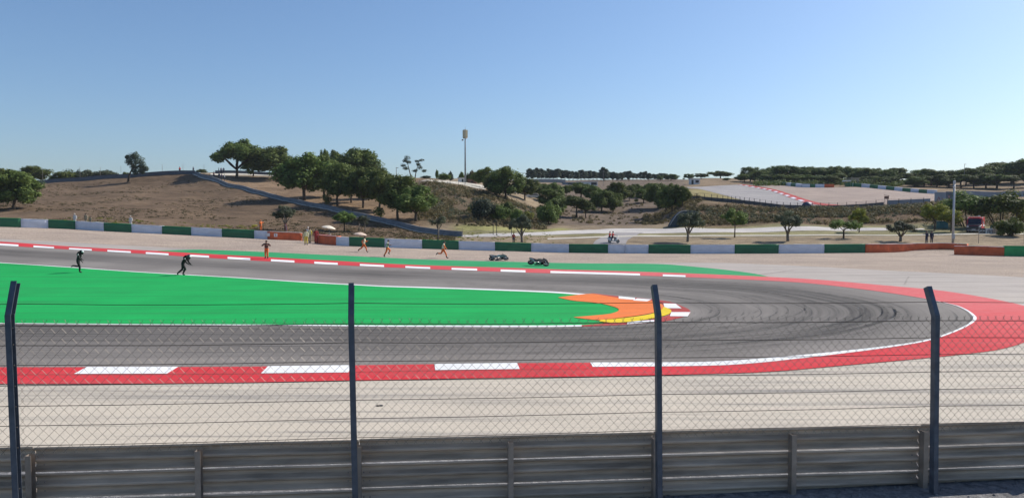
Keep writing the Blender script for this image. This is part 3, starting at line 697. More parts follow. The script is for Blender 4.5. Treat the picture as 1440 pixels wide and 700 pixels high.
# ------------------------------------------------------------------ tyre barriers
def sst(t): return float(sstep(t))
def path_pts(px0, px1, step_px, dy=None):
    out = []
    n = max(2, int(abs(px1 - px0) / step_px) + 1)
    for x in np.linspace(px0, px1, n):
        out.append(march(x, ybase(x) + (dy(x) if dy else 0), zg) + (x,))
    return out
def panel(path, h, th, seed, sag=0.):
    """covered stack of tyres following the path: wavy front skin, rounded top edge"""
    mb = MB(); vs = []; fs = []; n = len(path)
    sec = [(0, 0), (0.015, .15), (-.02, .5), (-.015, .8), (.02, .97), (.08, 1.0), (.5, 1.01), (.92, 1.0), (1., .95), (1., 0)]
    L = len(sec)
    for i, (x, y, _) in enumerate(path):
        a = path[max(i - 1, 0)]; b = path[min(i + 1, n - 1)]
        d = Vector((b[0] - a[0], b[1] - a[1], 0)).normalized(); nn = Vector((-d.y, d.x, 0))
        if nn.y < 0: nn = -nn
        g = zt(x, y) if y < Ybar(720 + F * x / y) + 1 else float(zg(x, y))
        for o, z in sec:
            w = .035 * mnoise.noise(Vector((x * 1.2, z * 2, seed)))
            hz = h * (1 + .03 * mnoise.noise(Vector((x * .8, seed, 1))) - sag * (.5 + .5 * mnoise.noise(Vector((x * .45, seed, 4)))))
            p = Vector((x, y, g - .03)) + nn * (o * th + w)
            p.z += hz * z
            vs.append(p)
    for i in range(n - 1):
        for j in range(L - 1):
            fs.append((i * L + j, (i + 1) * L + j, (i + 1) * L + j + 1, i * L + j + 1))
    fs += [tuple(range(L)), tuple(range((n - 1) * L, n * L))[::-1]]
    mb.add(vs, fs); return mb
def run(label, segs, group, th=.9, dy=None):
    p0 = march(segs[0][0], ybase(segs[0][0]), zg); o = Vector((p0[0], p0[1], float(zg(*p0))))
    t = thing('tyre_barrier', label, 'barrier', o, 0, group)
    for i, (a, b, c, h, sag) in enumerate(segs):
        mb = panel(path_pts(a, b, 5, dy), h, th, i * 3.7 + a * .01, sag)
        mb.v = [tuple(Vector(v) - o) for v in mb.v]
        po = mb.build({'g': 'green_panel', 'w': 'white_panel', 'o': 'orange_panel', 'G': 'green_panel'}[c], {'g': M['bgreen'], 'w': M['bwhite'], 'o': M['borange'], 'G': M['bgreen2']}[c], t, True)
        # lighter strip along the top: the edge highlight painted in as colour
        mb = MB(); pts = []
        for (x, y, u) in path_pts(a, b, 5, dy):
            g = float(zg(x, y)); pts.append(Vector((x, y + .03, g - .02 + h * (.99 - sag * (.5 + .5 * mnoise.noise(Vector((x * .45, i * 3.7 + a * .01, 4))))))) - o)
        mb.tube(pts, [.035] * len(pts), 6)
        if c != 'o' or True: mb.build('top_highlight', M['btop'] if c in 'wo' else M['bgreen2'], po, True)
    return t
G = 'tyre barriers around the gravel trap'
run('green and white tyre barrier along the foot of the left slope', [(-160, -118, 'g', 1.2, 0), (-118, -76, 'w', 1.2, 0), (-76, -42, 'g', 1.2, 0), (-42, -8, 'w', 1.2, 0), (-8, 29.5, 'g', 1.2, 0), (29.5, 68, 'w', 1.18, 0), (68, 106, 'g', 1.16, 0), (106, 146, 'w', 1.14, 0), (146, 185, 'g', 1.14, 0), (185, 228, 'w', 1.12, 0), (228, 269, 'g', 1.1, 0), (269, 312, 'w', 1.12, 0), (312, 357.5, 'g', 1.12, 0), (357.5, 376, 'w', 1.1, 0), (376, 425, 'o', 1.12, .03)], G)
run('short barrier piece starting with a red orange block beside the opening', [(443, 472.5, 'o', 1.2, .04), (472.5, 491, 'w', 1.1, 0), (491, 541, 'g', 1.15, 0), (541, 593.5, 'w', 1.15, 0), (593.5, 645, 'g', 1.15, 0), (645, 696, 'w', 1.15, 0), (696, 747, 'g', 1.12, 0), (747, 800, 'w', 1.12, 0), (800, 855, 'g', 1.12, 0), (855, 878.5, 'w', 1.12, 0), (879, 912, 'w', 1.12, 0), (912, 971, 'g', 1.12, 0), (971, 1033, 'w', 1.14, 0), (1033, 1095, 'g', 1.15, 0), (1095, 1159, 'w', 1.16, 0), (1159, 1216.5, 'g', 1.14, 0)], G)['label'] = 'long green and white tyre barrier behind the fallen motorcycles'
run('long sagging orange barrier in front of the two dark figures', [(1217, 1359, 'o', 1.22, .13)], G, dy=lambda x: -2.6 * sst((x - 1217) / 130.))
run('orange barrier with a bright green end below the lamp post', [(1341.5, 1412, 'o', 1.22, .13), (1412.3, 1560, 'G', 1.24, 0)], G, dy=lambda x: 1.6)

# number boards on the orange block
for px, lab, full in ((388, 'small white number board on the orange barrier block', 1), (377.5, 'narrow pale board at the left edge of the orange barrier block', 0)):
    x, y = march(px, ybase(px), zg); z = float(zg(x, y))
    t = thing('marker_board', lab, 'sign', (x, y - .08, z + .62), .1)
    mb = MB(); mb.box((0, 0, 0), (.44, .03, .44), None, 0, .006); mb.build('board', M['whitew'], t)
    if full:
        mb = MB(); mb.box((.0, -.018, 0), (.07, .004, .26)); mb.box((-.04, -.018, .09), (.07, .004, .05), Matrix.Rotation(-.6, 3, 'Y')); mb.build('numeral', M['dred'], t)

# ------------------------------------------------------------------ trees
def leafcloud(clumps, n, leaf, seed, flat=.0):
    r = np.random.default_rng(seed); allv = []
    for (c, rad) in clumps:
        rad = np.array(rad if hasattr(rad, '__len__') else (rad,) * 3, float)
        k = int(n * 1.25)
        d = r.normal(size=(k, 3)); d /= np.linalg.norm(d, axis=1)[:, None]
        rr = r.random(k) ** .3
        p = np.array(c) + d * rr[:, None] * rad * (1 + .11 * r.normal(size=(k, 1)))
        nrm = d * 1.9 + r.normal(size=(k, 3)) * .62 + np.array([0, 0, .5]); nrm /= np.linalg.norm(nrm, axis=1)[:, None]
        a = np.cross(nrm, r.normal(size=(k, 3))); a /= np.linalg.norm(a, axis=1)[:, None]; b = np.cross(nrm, a)
        s = leaf * (.55 + .9 * r.random((k, 1))); e = .55 + .3 * r.random((k, 1))
        q = np.stack([p - a * s * .5, p + b * s * e * .5, p + a * s * .5, p - b * s * e * .5], 1)
        allv.append(q)
    return np.concatenate(allv).reshape(-1, 3)
def leafmesh(name, V):
    me = bpy.data.meshes.new(name); k = len(V) // 4
    me.vertices.add(len(V)); me.vertices.foreach_set('co', V.reshape(-1))
    me.loops.add(len(V)); me.loops.foreach_set('vertex_index', np.arange(len(V)))
    me.polygons.add(k); me.polygons.foreach_set('loop_start', np.arange(k) * 4)
    me.update(calc_edges=True); me.validate(); return me
def shell(r, n, c, rad, lo=-.5, jit=.12):
    out = []
    while len(out) < n:
        d = r.normal(size=3); d /= np.linalg.norm(d)
        if d[2] < lo: continue
        out.append(np.array(c) + d * np.array(rad) * (1 + jit * r.normal()) * (.62 + .38 * r.random()))
    return out
PROTO = {}
def proto(kind, var):
    key = (kind, var)
    if key in PROTO: return PROTO[key]
    r = np.random.default_rng(hash(kind) % 1000 + 17 * var if False else sum(map(ord, kind)) * 13 + 17 * var)
    rd = random.Random(sum(map(ord, kind)) + var)
    tr = MB(); leafm = M['leafd']; barkm = M['bark']
    def limb(p0, p1, r0, r1, bend=.12):
        p0 = Vector(p0); p1 = Vector(p1); m = (p0 + p1) / 2 + Vector((rd.uniform(-1, 1), rd.uniform(-1, 1), rd.uniform(-.2, .8))) * bend * (p1 - p0).length
        pts = [p0.lerp(m, t / 3).lerp(m.lerp(p1, t / 3), t / 3) for t in range(4)]
        tr.tube(pts, [r0 + (r1 - r0) * t / 3 for t in range(4)], 7)
    if kind == 'round':        # broad dense crown, H=10, W=9
        H, W = 10., 9.
        cl = [(p, rd.uniform(.95, 1.55)) for p in shell(r, 38, (0, 0, 5.4), (3.75, 3.75, 3.85), -.8)] + [(p, 1.7) for p in shell(r, 9, (0, 0, 5.1), (2., 2., 2.), -1)]
        V = leafcloud(cl, 170, .44, var + 5)
        limb((0, 0, -.4), (rd.uniform(-.3, .3), 0, 2.5), .27, .2)
        for k in range(6):
            a = k * 1.05 + rd.random(); limb((0, 0, 2.2), (math.cos(a) * 2.4, math.sin(a) * 2.4, rd.uniform(4.6, 6.2)), .19, .05)
    elif kind == 'umbrella':   # flat topped pine, trunk showing
        H, W = 10., 9.; leafm = M['leafp']
        cl = [(p, (rd.uniform(1.1, 1.6), rd.uniform(1.1, 1.6), rd.uniform(.9, 1.3))) for p in shell(r, 28, (0, 0, 6.6), (3.5, 3.5, 2.6), -.35)] + [(p, 1.5) for p in shell(r, 6, (0, 0, 6.4), (2, 2, 1), -.4)]
        V = leafcloud(cl, 165, .44, var + 25)
        limb((0, 0, -.4), (rd.uniform(-.4, .4), 0, 5.2), .32, .2, .05)
        for k in range(7):
            a = k * .9 + rd.random(); limb((0, 0, rd.uniform(3.6, 5)), (math.cos(a) * 2.6, math.sin(a) * 2.6, rd.uniform(6.2, 7.4)), .14, .04)
    elif kind == 'bigopen':    # the tall first tree on the ridge: open limbs under a domed crown
        H, W = 10., 11.6
        cl = [(p, rd.uniform(.95, 1.5)) for p in shell(r, 40, (0, 0, 6.1), (4.6, 4.2, 3.5), -.45)] + [(p, 1.6) for p in shell(r, 9, (0, 0, 6.4), (2.6, 2.4, 1.4), -.3)]
        V = leafcloud(cl, 170, .42, var + 45)
        limb((0, 0, -.4), (.2, 0, 2.4), .28, .22)
        for k in range(8):
            a = k * .8 + rd.random() * .5; limb((.15, 0, 2.2), (math.cos(a) * 3.4, math.sin(a) * 3.2, rd.uniform(5.2, 7)), .2, .05, .15)
    elif kind == 'pine':       # distant rough pine
        H, W = 10., 5.; leafm = M['leafe']
        cl = []
        for k in range(13):
            z = 2.6 + 6.9 * k / 12; w = 1.9 * (1 - ((z - 4.6) / 6.2) ** 2 * .8); a = k * 2.4
            cl.append(((math.cos(a) * w * .65, math.sin(a) * w * .65, z), (rd.uniform(.9, 1.4), rd.uniform(.9, 1.4), rd.uniform(.8, 1.2))))
        V = leafcloud(cl, 150, .55, var + 65); limb((0, 0, -.4), (0, 0, 8.5), .2, .06, .02)
    elif kind == 'euc':
        H, W = 10., 8.; leafm = M['leafe']
        cl = [((-1.6, 0, 8.6), (.9, .9, 1.)), ((-2.2, .2, 7.4), (.7, .8, .7)), ((-1.2, .3, 6.9), (.8, .8, .7)), ((-2.6, 0, 5.6), (.8, .7, .8)), ((-1.9, 0, 4.4), (1., .9, .8)), ((1.2, 0, 7.2), (.7, .7, .5)), ((2.4, .1, 7.6), (.8, .6, .5)), ((1.5, 0, 6.), (.7, .7, .7)), ((2., .2, 4.8), (.8, .8, .7)), ((3.1, 0, 3.4), (.8, .6, .6)), ((.6, 0, 3.4), (.8, .8, .7))]
        V = leafcloud(cl, 95, .36, var + 85)
        limb((-.3, 0, -.3), (-1.8, 0, 8.5), .2, .04, .05); limb((.5, 0, -.3), (1.8, 0, 7.3), .17, .04, .06); limb((-1.2, 0, 4.), (-2.5, 0, 5.5), .07, .03); limb((1.2, 0, 4.), (2.8, 0, 3.6), .07, .03)
    elif kind == 'olive':      # forked trunk, grey green open crown, H=4, W=3.4
        H, W = 4., 3.5; leafm = M['leafo']; barkm = M['barkl']
        cl = [(p, rd.uniform(.28, .5)) for p in shell(r, 32, (0, 0, 2.65), (1.3, 1.2, 1.05), -.6, .2)] + [((0, 0, 2.6), .7)]
        V = leafcloud(cl, 120, .16, var + 105)
        limb((0, 0, -.2), (.05, 0, 1.), .17, .14, .05)
        for k, (a, rr) in enumerate(((.2, .9), (2.9, .9), (1.6, .6), (4.6, .7))): limb((.03, 0, .85), (math.cos(a) * rr, math.sin(a) * rr, 2.4 + .2 * k), .11, .03, .15)
    elif kind == 'thin':       # sparse young olive
        H, W = 4., 2.4; leafm = M['leafo']; barkm = M['barkl']
        cl = [(p, rd.uniform(.25, .42)) for p in shell(r, 17, (0, 0, 2.9), (.85, .8, .85), -.7, .25)]
        V = leafcloud(cl, 60, .15, var + 125)
        limb((0, 0, -.2), (.05, 0, 1.7), .1, .07, .06)
        for k, a in enumerate((.3, 2.7, 1.6, 4.4)): limb((.03, 0, 1.5), (math.cos(a) * .5, math.sin(a) * .5, 2.8 + .2 * k), .05, .02)
    elif kind == 'lollipop':
        H, W = 4., 3.; leafm = M['leafy']
        cl = [(p, rd.uniform(.3, .48)) for p in shell(r, 28, (0, 0, 2.75), (1.1, 1.05, 1.), -.75, .12)] + [((0, 0, 2.7), .9), ((0, 0, 2.3), .7)]
        V = leafcloud(cl, 95, .17, var + 145)
        limb((0, 0, -.2), (.06, 0, 2.1), .075, .055, .03)
        for k, a in enumerate((.3, 2.7, 1.6, 4.4)): limb((.05, 0, 1.9), (math.cos(a) * .6, math.sin(a) * .6, 2.8), .04, .02)
    elif kind == 'weeping':
        H, W = 3., 3.8; leafm = M['leafy']
        cl = [(p, (rd.uniform(.3, .45), rd.uniform(.3, .45), rd.uniform(.35, .6))) for p in shell(r, 24, (0, 0, 1.95), (1.5, 1.4, .75), -.5, .18)]
        V = leafcloud(cl, 75, .17, var + 165)
        limb((0, 0, -.2), (.1, 0, 1.2), .11, .08, .06)
        for k, a in enumerate((.3, 2.7, 1.6, 4.4, 5.4)): limb((.08, 0, 1.1), (math.cos(a) * .9, math.sin(a) * .9, 2.1), .05, .02)
    elif kind == 'yellow':
        H, W = 4.4, 3.8; leafm = M['leafyel']
        cl = [(p, rd.uniform(.35, .55)) for p in shell(r, 28, (0, 0, 2.6), (1.4, 1.3, 1.4), -.7, .2)]
        V = leafcloud(cl, 110, .2, var + 185)
        limb((0, 0, -.2), (.05, 0, 1.5), .1, .07, .04)
        for k, a in enumerate((.3, 2.7, 1.6, 4.4, 5.4)): limb((.05, 0, 1.2), (math.cos(a) * .8, math.sin(a) * .8, 2.8), .05, .02)
    elif kind == 'bush':
        H, W = 3., 4.2
        cl = [(p, rd.uniform(.5, .85)) for p in shell(r, 24, (0, 0, 1.25), (1.55, 1.45, 1.2), -.7, .15)] + [((0, 0, 1.1), 1.1)]
        V = leafcloud(cl, 130, .26, var + 205)
        for k in range(5):
            a = k * 1.25; limb((0, 0, -.2), (math.cos(a) * 1., math.sin(a) * 1., 1.3), .07, .03)
    elif kind == 'stems':      # wide crown on several thin stems
        H, W = 6.4, 8.
        cl = [(p, rd.uniform(.75, 1.2)) for p in shell(r, 36, (0, 0, 3.7), (3.3, 3., 2.3), -.12)] + [(p, 1.2) for p in shell(r, 8, (0, 0, 3.9), (2.4, 2.2, .8), -.2)]
        V = leafcloud(cl, 150, .32, var + 225)
        for k in range(6):
            a = k * 1.05 + .3; limb((math.cos(a) * .5, math.sin(a) * .5, -.3), (math.cos(a) * 1.9, math.sin(a) * 1.7, 3.6), .1, .05, .08)
    PROTO[key] = (leafmesh(kind + '_crown', V), tr, H, W, leafm, barkm)
    cm = PROTO[key][0]; cm.materials.append(leafm)
    tm = bpy.data.meshes.new(kind + '_trunk'); tm.from_pydata(tr.v, [], tr.f); tm.materials.append(barkm)
    tm.polygons.foreach_set('use_smooth', [True] * len(tm.polygons)); tm.update()
    V2 = np.array(V); top = np.percentile(V2[:, 2], 99.6); wid = np.percentile(V2[:, 0], 98.5) - np.percentile(V2[:, 0], 1.5)
    PROTO[key] = (cm, tm, float(top), float(wid), float(np.median(V2[:, 0])))
    return PROTO[key]
NAMES = {'round': 'broadleaf_tree', 'umbrella': 'umbrella_pine', 'bigopen': 'broadleaf_tree', 'pine': 'pine_tree', 'euc': 'eucalyptus_tree', 'olive': 'olive_tree', 'thin': 'young_olive_tree', 'lollipop': 'young_tree', 'weeping': 'young_tree', 'yellow': 'yellowing_tree', 'bush': 'bush', 'stems': 'broadleaf_tree'}
CNT = {}
def tree(kind, px, ytop, wpx, label, Y=None, ybase_=None, group=None, var=None, lean=0., matover=None, flip=False):
    if Y is None: p = un(px, ybase_); Y = p.y
    else: p = at(px, Y)
    CNT[kind] = CNT.get(kind, 0) + 1
    nv = {'round': 4, 'umbrella': 4, 'pine': 3, 'olive': 3, 'bush': 3, 'thin': 2}.get(kind, 1)
    v = (CNT[kind] % nv) if var is None else var
    cm, tm, H, W, cx = proto(kind, v)
    h = zpix(px, ytop, Y) - p.z; w = wpx * Y / F
    t = thing(NAMES[kind], label, 'bush' if kind == 'bush' else 'tree', p, 0, group)
    rz = random.uniform(0, 6.28) if kind not in ('euc', 'olive', 'bigopen', 'thin') else (0 if not flip else math.pi)
    for nm, me in (('crown', cm), ('trunk', tm)):
        o = bpy.data.objects.new(nm, me); COL.objects.link(o); o.parent = t
        if matover and nm == 'crown':
            o.material_slots[0].link = 'OBJECT'; o.material_slots[0].material = matover
    t.scale = (w / W, w / W, h / H); t.rotation_euler = (0, lean, rz)
    return t

G1 = 'broad trees along the slope above the concrete wall'
tree('round', 20, 241, 62, 'round dark tree with a bare trunk at the foot of the left slope', ybase_=295, var=0)
tree('round', -4, 238, 55, 'dark tree cut by the left edge of the view', ybase_=291, var=1)
tree('round', 28, 241, 22, 'treetop showing above the round tree on the left', Y=200, var=2)
tree('round', 49, 234, 27, 'compact dark tree standing behind the left end of the ridge wall', Y=229, var=3)
tree('bush', 77, 246.5, 14, 'smallest round bush behind the ridge wall', Y=236)
tree('bush', 97, 239, 29, 'wide dark bush behind the ridge wall, left of its light poles', Y=238)
tree('bush', 126, 239, 24, 'olive green bush behind the ridge wall in the middle of its bush row', Y=238, matover=M['leafo'])
tree('bush', 150, 239.5, 27, 'pale loose bush behind the ridge wall near the leaning tree', Y=239, matover=M['leafo'])
tree('bush', 113, 239, 12, 'narrow grey bush between two wider ones behind the ridge wall', Y=241, matover=M['leafe'])
tree('bush', 178, 242, 10, 'small bush at the ridge wall just left of the leaning tree', Y=236)
tree('bush', 285, 238, 15, 'low bush behind the top corner of the ridge wall', Y=242)
# the leaning tree on the left slope
def leaning():
    p = un(180, 256); Y = p.y; sc = Y / F
    t = thing('broadleaf_tree', 'lone leaning tree on the bare left slope', 'tree', p)
    mb = MB(); mb.tube([(-.0, 0, -.3), (.25 * 1, 0, 1.6), (1.0, 0, 3.2), (1.6, 0, 4.2)], [.34, .27, .2, .14], 8)
    top = Vector((1.5, 0, 4.)); rd = random.Random(4)
    cl = []
    for (u, v, r) in ((187, 222, 6), (193, 219, 5), (198, 226, 6), (192, 228, 7), (184, 228, 4.5), (201, 233, 5), (196, 236, 6.5), (204, 237, 3.5), (187, 235, 4.5), (192, 242, 4), (200, 241, 3.5), (181, 221, 3)):
        c = ((u - 180) * sc, rd.uniform(-1, 1), zpix(u, v, Y) - p.z); cl.append((c, r * sc * 1.12))
        mb.tube([top, top.lerp(Vector(c), .5) + Vector((0, 0, .2)), c], [.09, .06, .025], 6)
    mb.build('trunk', M['bark'], t, True)
    me = leafmesh('crown', leafcloud(cl, 230, .36, 77)); link('crown', me, M['leafe'], t, False, None, False)
leaning()
tree('bigopen', 333, 197, 66, 'tall domed tree with open limbs, first of the row on the ridge', Y=221)
tree('round', 357, 214, 30, 'tree with a straight trunk joined to the right of the tall domed tree', Y=227, group=G1)
tree('round', 388, 206.5, 54, 'wide tree right of the tall domed tree on the ridge', Y=221, group=G1)
tree('round', 428, 217, 56, 'big dark tree whose trunk stands close above the concrete wall', ybase_=281.5, group=G1)
tree('round', 456, 218, 46, 'dark crown leaning against the big tree close above the concrete wall', Y=176, group=G1)
tree('round', 475, 230, 46, 'tree with a single straight trunk in the middle of the slope row', ybase_=289.5, group=G1)
tree('round', 494, 236, 36, 'thin trunked tree behind the one with a single straight trunk', Y=165, group=G1)
tree('round', 505, 209, 44, 'tallest rear crown rising over the middle of the slope row', Y=205, group=G1)
tree('round', 472, 213, 30, 'rear crown left of the tallest rear crown of the slope row', Y=210, group=G1)
tree('round', 457, 211, 12, 'thin treetop poking above the slope row', Y=216, group=G1)
tree('round', 510, 236, 42, 'dense tree on several trunks in the right half of the slope row', ybase_=292.5, group=G1)
tree('round', 534, 240, 40, 'round tree between two multi trunked trees of the slope row', ybase_=296, group=G1)
tree('round', 527, 234, 34, 'rear crown filling the gap in the right half of the slope row', Y=175, group=G1)
tree('round', 560, 247, 54, 'broad low tree second from the lower end of the slope row', ybase_=309, group=G1)
tree('round', 585, 262, 56, 'lowest tree at the downhill end of the slope row', ybase_=311, group=G1)
tree('bush', 540, 237, 20, 'pale green treetop behind the lower half of the slope row', Y=215)
tree('euc', 581, 219, 33, 'sparse eucalyptus standing on the ridge above the scrub mound', Y=200)
for px, yt, w, lab in ((600, 247, 12, 'small grey bush on the ridge beside the eucalyptus'), (615, 239, 5, 'thin dark sapling on the ridge road'), (624, 243, 17, 'rounded green bush on the ridge road left of the mast'), (634, 241, 6, 'narrow bush on the ridge road left of the mast'), (649, 241.5, 7, 'little bush left of the foot of the mast'), (657, 243.5, 9, 'dark bush at the foot of the mast'), (664, 239.5, 9, 'reddish brown bush right of the mast')):
    tree('bush', px, yt, w, lab, Y=215 + (px % 7) * 3, matover=M['scrub'] if px == 664 else (M['leafe'] if px in (600, 634) else None))
G2 = 'trees scattered over the slopes of the valley'
for kind, px, yt, w, Y, lab in (
  ('round', 682, 236, 26, 205, 'isolated round crown right of the mast on the mound'),
  ('round', 711, 235, 46, -281, 'largest dark tree at the top of the scrub mound'),
  ('round', 698, 248, 34, -275, 'dark low tree at the left front of the largest mound tree'),
  ('round', 738, 250, 30, -281, 'dark tree at the right end of the mound top'),
  ('bush', 692, 264, 10, 181, 'small round shrub in front of the mound top trees'),
  ('round', 759, 258, 26, -278, 'dark round tree at the head of the gully'),
  ('round', 779, 257, 24, -284, 'tree behind the head of the gully'),
  ('round', 776, 266, 38, -297, 'widest green tree in the gully right of the mound'),
  ('bush', 773, 284, 30, -315, 'dense ball shaped bush at the bottom of the gully'),
  ('bush', 783, 277, 26, -301, 'rounded bush behind the ball shaped one in the gully'),
  ('round', 796, 261, 13, -275, 'small tree left of the flat white building'),
  ('umbrella', 811, 275, 32, -305.5, 'little umbrella shaped pine above its own shadow'),
  ('umbrella', 824, 285, 22, -307, 'lower small pine right of the umbrella shaped one'),
  ('round', 817, 257, 26, -278, 'tree below the left end of the flat white building'),
  ('round', 834, 261, 24, -283, 'tree below the middle of the flat white building'),
  ('round', 846, 268, 32, -298, 'dark wide tree in the middle of the valley slope'),
  ('round', 866, 257, 32, -289, 'rounded tree upslope in the middle of the valley'),
  ('round', 862, 272, 26, -298, 'bush like tree low in the middle of the valley slope'),
  ('round', 885, 261, 17, -282, 'lone small tree with a visible trunk on the valley slope'),
  ('round', 905, 266, 22, -285, 'light green tree left of the dark shaded trees'),
  ('round', 914, 258, 24, -277, 'upper dark tree left of the upper track'),
  ('round', 926, 259, 32, -292, 'large shaded tree beside the upper track'),
  ('round', 945, 259, 30, -298, 'dense shaded tree left of the scrub bank'),
  ('round', 936, 268, 28, -300, 'low shaded tree in front of the dense shaded pair'),
  ('round', 960, 262, 18, -290, 'shaded tree at the start of the upper fence'),
  ('round', 895, 259, 14, -276, 'distant little tree above the light green tree'),
  ('bush', 681, 279, 34, -308, 'grey green thicket in the middle of the mound'),
  ('bush', 703, 288, 26, -310, 'dark thicket low on the mound'),
  ('bush', 714, 284, 20, -303, 'rounded shrub above the bright green shrub on the mound'),
  ('bush', 727, 294, 18, -316, 'bright green shrub low on the mound'),
  ('bush', 662, 290, 12, 150, 'small yellowish shrub in the middle of the mound'),
  ('bush', 742, 297, 16, 150, 'dry yellow shrub at the right flank of the mound')):
    tree(kind, px, yt, w, lab, Y=Y if Y > 0 else None, ybase_=-Y, group=G2, matover={727: M['leafy'], 662: M['leafyel'], 742: M['leafyel'], 681: M['leafe'], 905: M['leafy']}.get(px))
G3 = 'distant pines along the skyline of the valley'
sky_t = random.Random(3)
for k, px in enumerate(np.arange(744, 936, 5.6)):
    yt = 237.5 + 5.5 * (px - 744) / 180 + sky_t.uniform(-1.6, 2.2)
    tree('pine', float(px), yt, sky_t.uniform(7, 10.5), 'small distant pine in the row on the valley skyline', Y=395 + sky_t.uniform(-15, 15), group=G3)
tree('pine', 849, 235.5, 13, 'tallest pine of the skyline row, right of the flat white building', Y=380)
for px, yt, w, Y, lab in ((943, 245, 20, 380, 'low rounded tree left of the bare patch on the skyline'), (968, 244.5, 14, 370, 'left tree of the skyline pair above the hut'), (985, 244, 17, 360, 'right tree of the skyline pair above the hut'), (1012, 240.5, 22, 375, 'single rounded tree alone on the bare skyline'), (928, 247, 8, 385, 'small tree on the skyline at the end of the pine row')):
    tree('round', px, yt, w, lab, Y=Y)
tree('bush', 1021, 250, 11, 'square dark shrub below the lone skyline tree', Y=330)
tree('round', 1054, 235, 26, 'tall dark tree at the left end of the pine belt', Y=318)
tree('round', 1046, 245, 22, 'low dark tree left of the pine belt', Y=312)
G4 = 'umbrella pines of the belt behind the upper gravel trap'
bt = random.Random(9)
belt = [(1070, 240), (1082, 236), (1094, 233.5), (1104, 233), (1117, 235.5), (1130, 234.5), (1143, 236), (1155, 235.5), (1168, 234.5), (1180, 234), (1192, 236), (1203, 236), (1214, 237), (1231, 237), (1246, 239), (1257, 236.5), (1278, 243), (1292, 239), (1308, 237.5), (1324, 240), (1341, 240), (1357, 237), (1374, 236.5), (1390, 233), (1403, 228.5), (1420, 230.5), (1440, 225), (1460, 228), (1485, 226), (1510, 229)]
for px, yt in belt:
    lab = 'umbrella pine in the crowded belt behind the upper gravel trap'
    if px == 1257: lab = 'umbrella pine just left of the gap in the pine belt'
    if px == 1278: lab = 'umbrella pine just right of the gap in the pine belt'
    tree('round' if px % 3 else 'umbrella', px, yt, bt.uniform(25, 32) if px < 1380 else 38, lab, Y=300 + bt.uniform(-8, 12) if px < 1270 else 285 + bt.uniform(-8, 8), group=G4)
for px, yt, Y in ((1066, 247, 298), (1077, 246, 292), (1088, 245, 290), (1101, 246, 285), (1116, 245, 290), (1133, 246, 286), (1150, 246, 280), (1164, 247, 276), (1178, 244, 285), (1218, 248, 284), (1232, 250, 276), (1250, 248, 280), (1262, 247, 290), (1285, 249, 270), (1298, 247, 274), (1316, 246, 270), (1333, 247, 268), (1350, 246, 266), (1368, 247, 262), (1385, 244, 262), (1400, 246, 258), (1424, 246, 255), (1446, 244, 255)):
    tree('round' if px % 2 else 'umbrella', px, yt, bt.uniform(24, 31), 'low dark tree in front of the pine belt', Y=Y, group='low trees in front of the pine belt')
tree('stems', 1361, 270, 62, 'wide dark tree behind the red van', Y=133)
tree('stems', 1408, 270, 68, 'wide tree on several thin stems right of the red van', Y=129)
tree('yellow', 1314, 287, 32, 'yellow leaved tree at the end of the scrub bank', ybase_=323.5)
tree('yellow', 1337, 295, 28, 'yellow leaved tree behind the lamp post', ybase_=326)
tree('yellow', 1440, 298, 26, 'yellow leaved bush cut by the right edge of the view', Y=131)
tree('bush', 1421, 306, 32, 'clipped dark bush over a patch of shade right of the van', ybase_=331.5)
G5 = 'small trees planted behind the tyre barrier'
for kind, px, yb_, yt, w, lab in (('olive', 401, 324, 289, 26, 'olive tree beside the leaning red board'), ('lollipop', 484, 325, 297, 30, 'bright round olive tree beside the cream parasol'), ('thin', 505, 325, 303, 16, 'sparse crooked sapling right of the bright round tree'), ('thin', 513, 326, 303, 14, 'upright sparse sapling second right of the bright round tree'), ('thin', 616, 337.5, 304, 23, 'thin olive tree at the end of the concrete wall'),
   ('olive', 734, 340.5, 302, 29, 'grey olive tree behind the first fallen motorcycle'), ('olive', 967, 340, 297, 33, 'olive tree with a forked trunk below the tunnel mouth'), ('lollipop', 1033, 334, 293, 30, 'bright green young tree with a ball crown on a thin stem'), ('olive', 1108, 339, 296, 36, 'dark olive tree with a forked trunk right of the ball crowned tree'), ('weeping', 1186, 335, 308, 36, 'low spreading light green tree'), ('yellow', 1208, 327, 293, 22, 'slim yellow green tree against the scrub bank'), ('olive', 1266, 339.5, 311, 34, 'low grey olive tree left of the two dark figures')):
    tree(kind, px, yt, w, lab, ybase_=yb_, group=G5, flip=(px in (1108, 734)))

# ------------------------------------------------------------------ scrub and dry grass (uncountable)
def scatter(name, label, cat, regions, mat, leaf, seed):
    r = np.random.default_rng(seed); cl = []
    rd = random.Random(seed)
    for (u0, u1, Y0, Y1, n, r0, r1) in regions:
        for _ in range(n):
            u = rd.uniform(u0, u1); Y = rd.uniform(Y0, Y1); x = (u - 720) / F * Y
            if mnoise.noise(Vector((x * .16, Y * .16, seed))) < -.2: continue
            s = rd.uniform(r0, r1)
            cl.append(((x, Y, zt(x, Y) + s * .35), (s, s, s * .75)))
    V = leafcloud(cl, 26, leaf, seed)
    o = link(name, leafmesh(name, V), mat, None, False, None, False); return tag(o, label, cat, kind='stuff')
scatter('scrub', 'dry heathery scrub covering the mound and the bank below the upper track', 'scrub', [(588, 768, 138, 180, 1500, .3, .95), (958, 1320, 137.5, 152, 1900, .3, .85), (905, 985, 146, 178, 420, .3, .8), (765, 905, 150, 215, 260, .25, .6), (1300, 1460, 135, 165, 500, .4, 1.), (640, 770, 134, 142, 90, .2, .5)], M['scrub'], .24, 31)
scatter('shrubbery', 'greener low shrubs mixed into the scrub', 'shrubs', [(600, 768, 140, 176, 420, .3, 1.0), (958, 1320, 138, 151, 420, .3, .8), (1120, 1330, 147, 152, 140, .3, .6)], M['leafo'], .22, 32)
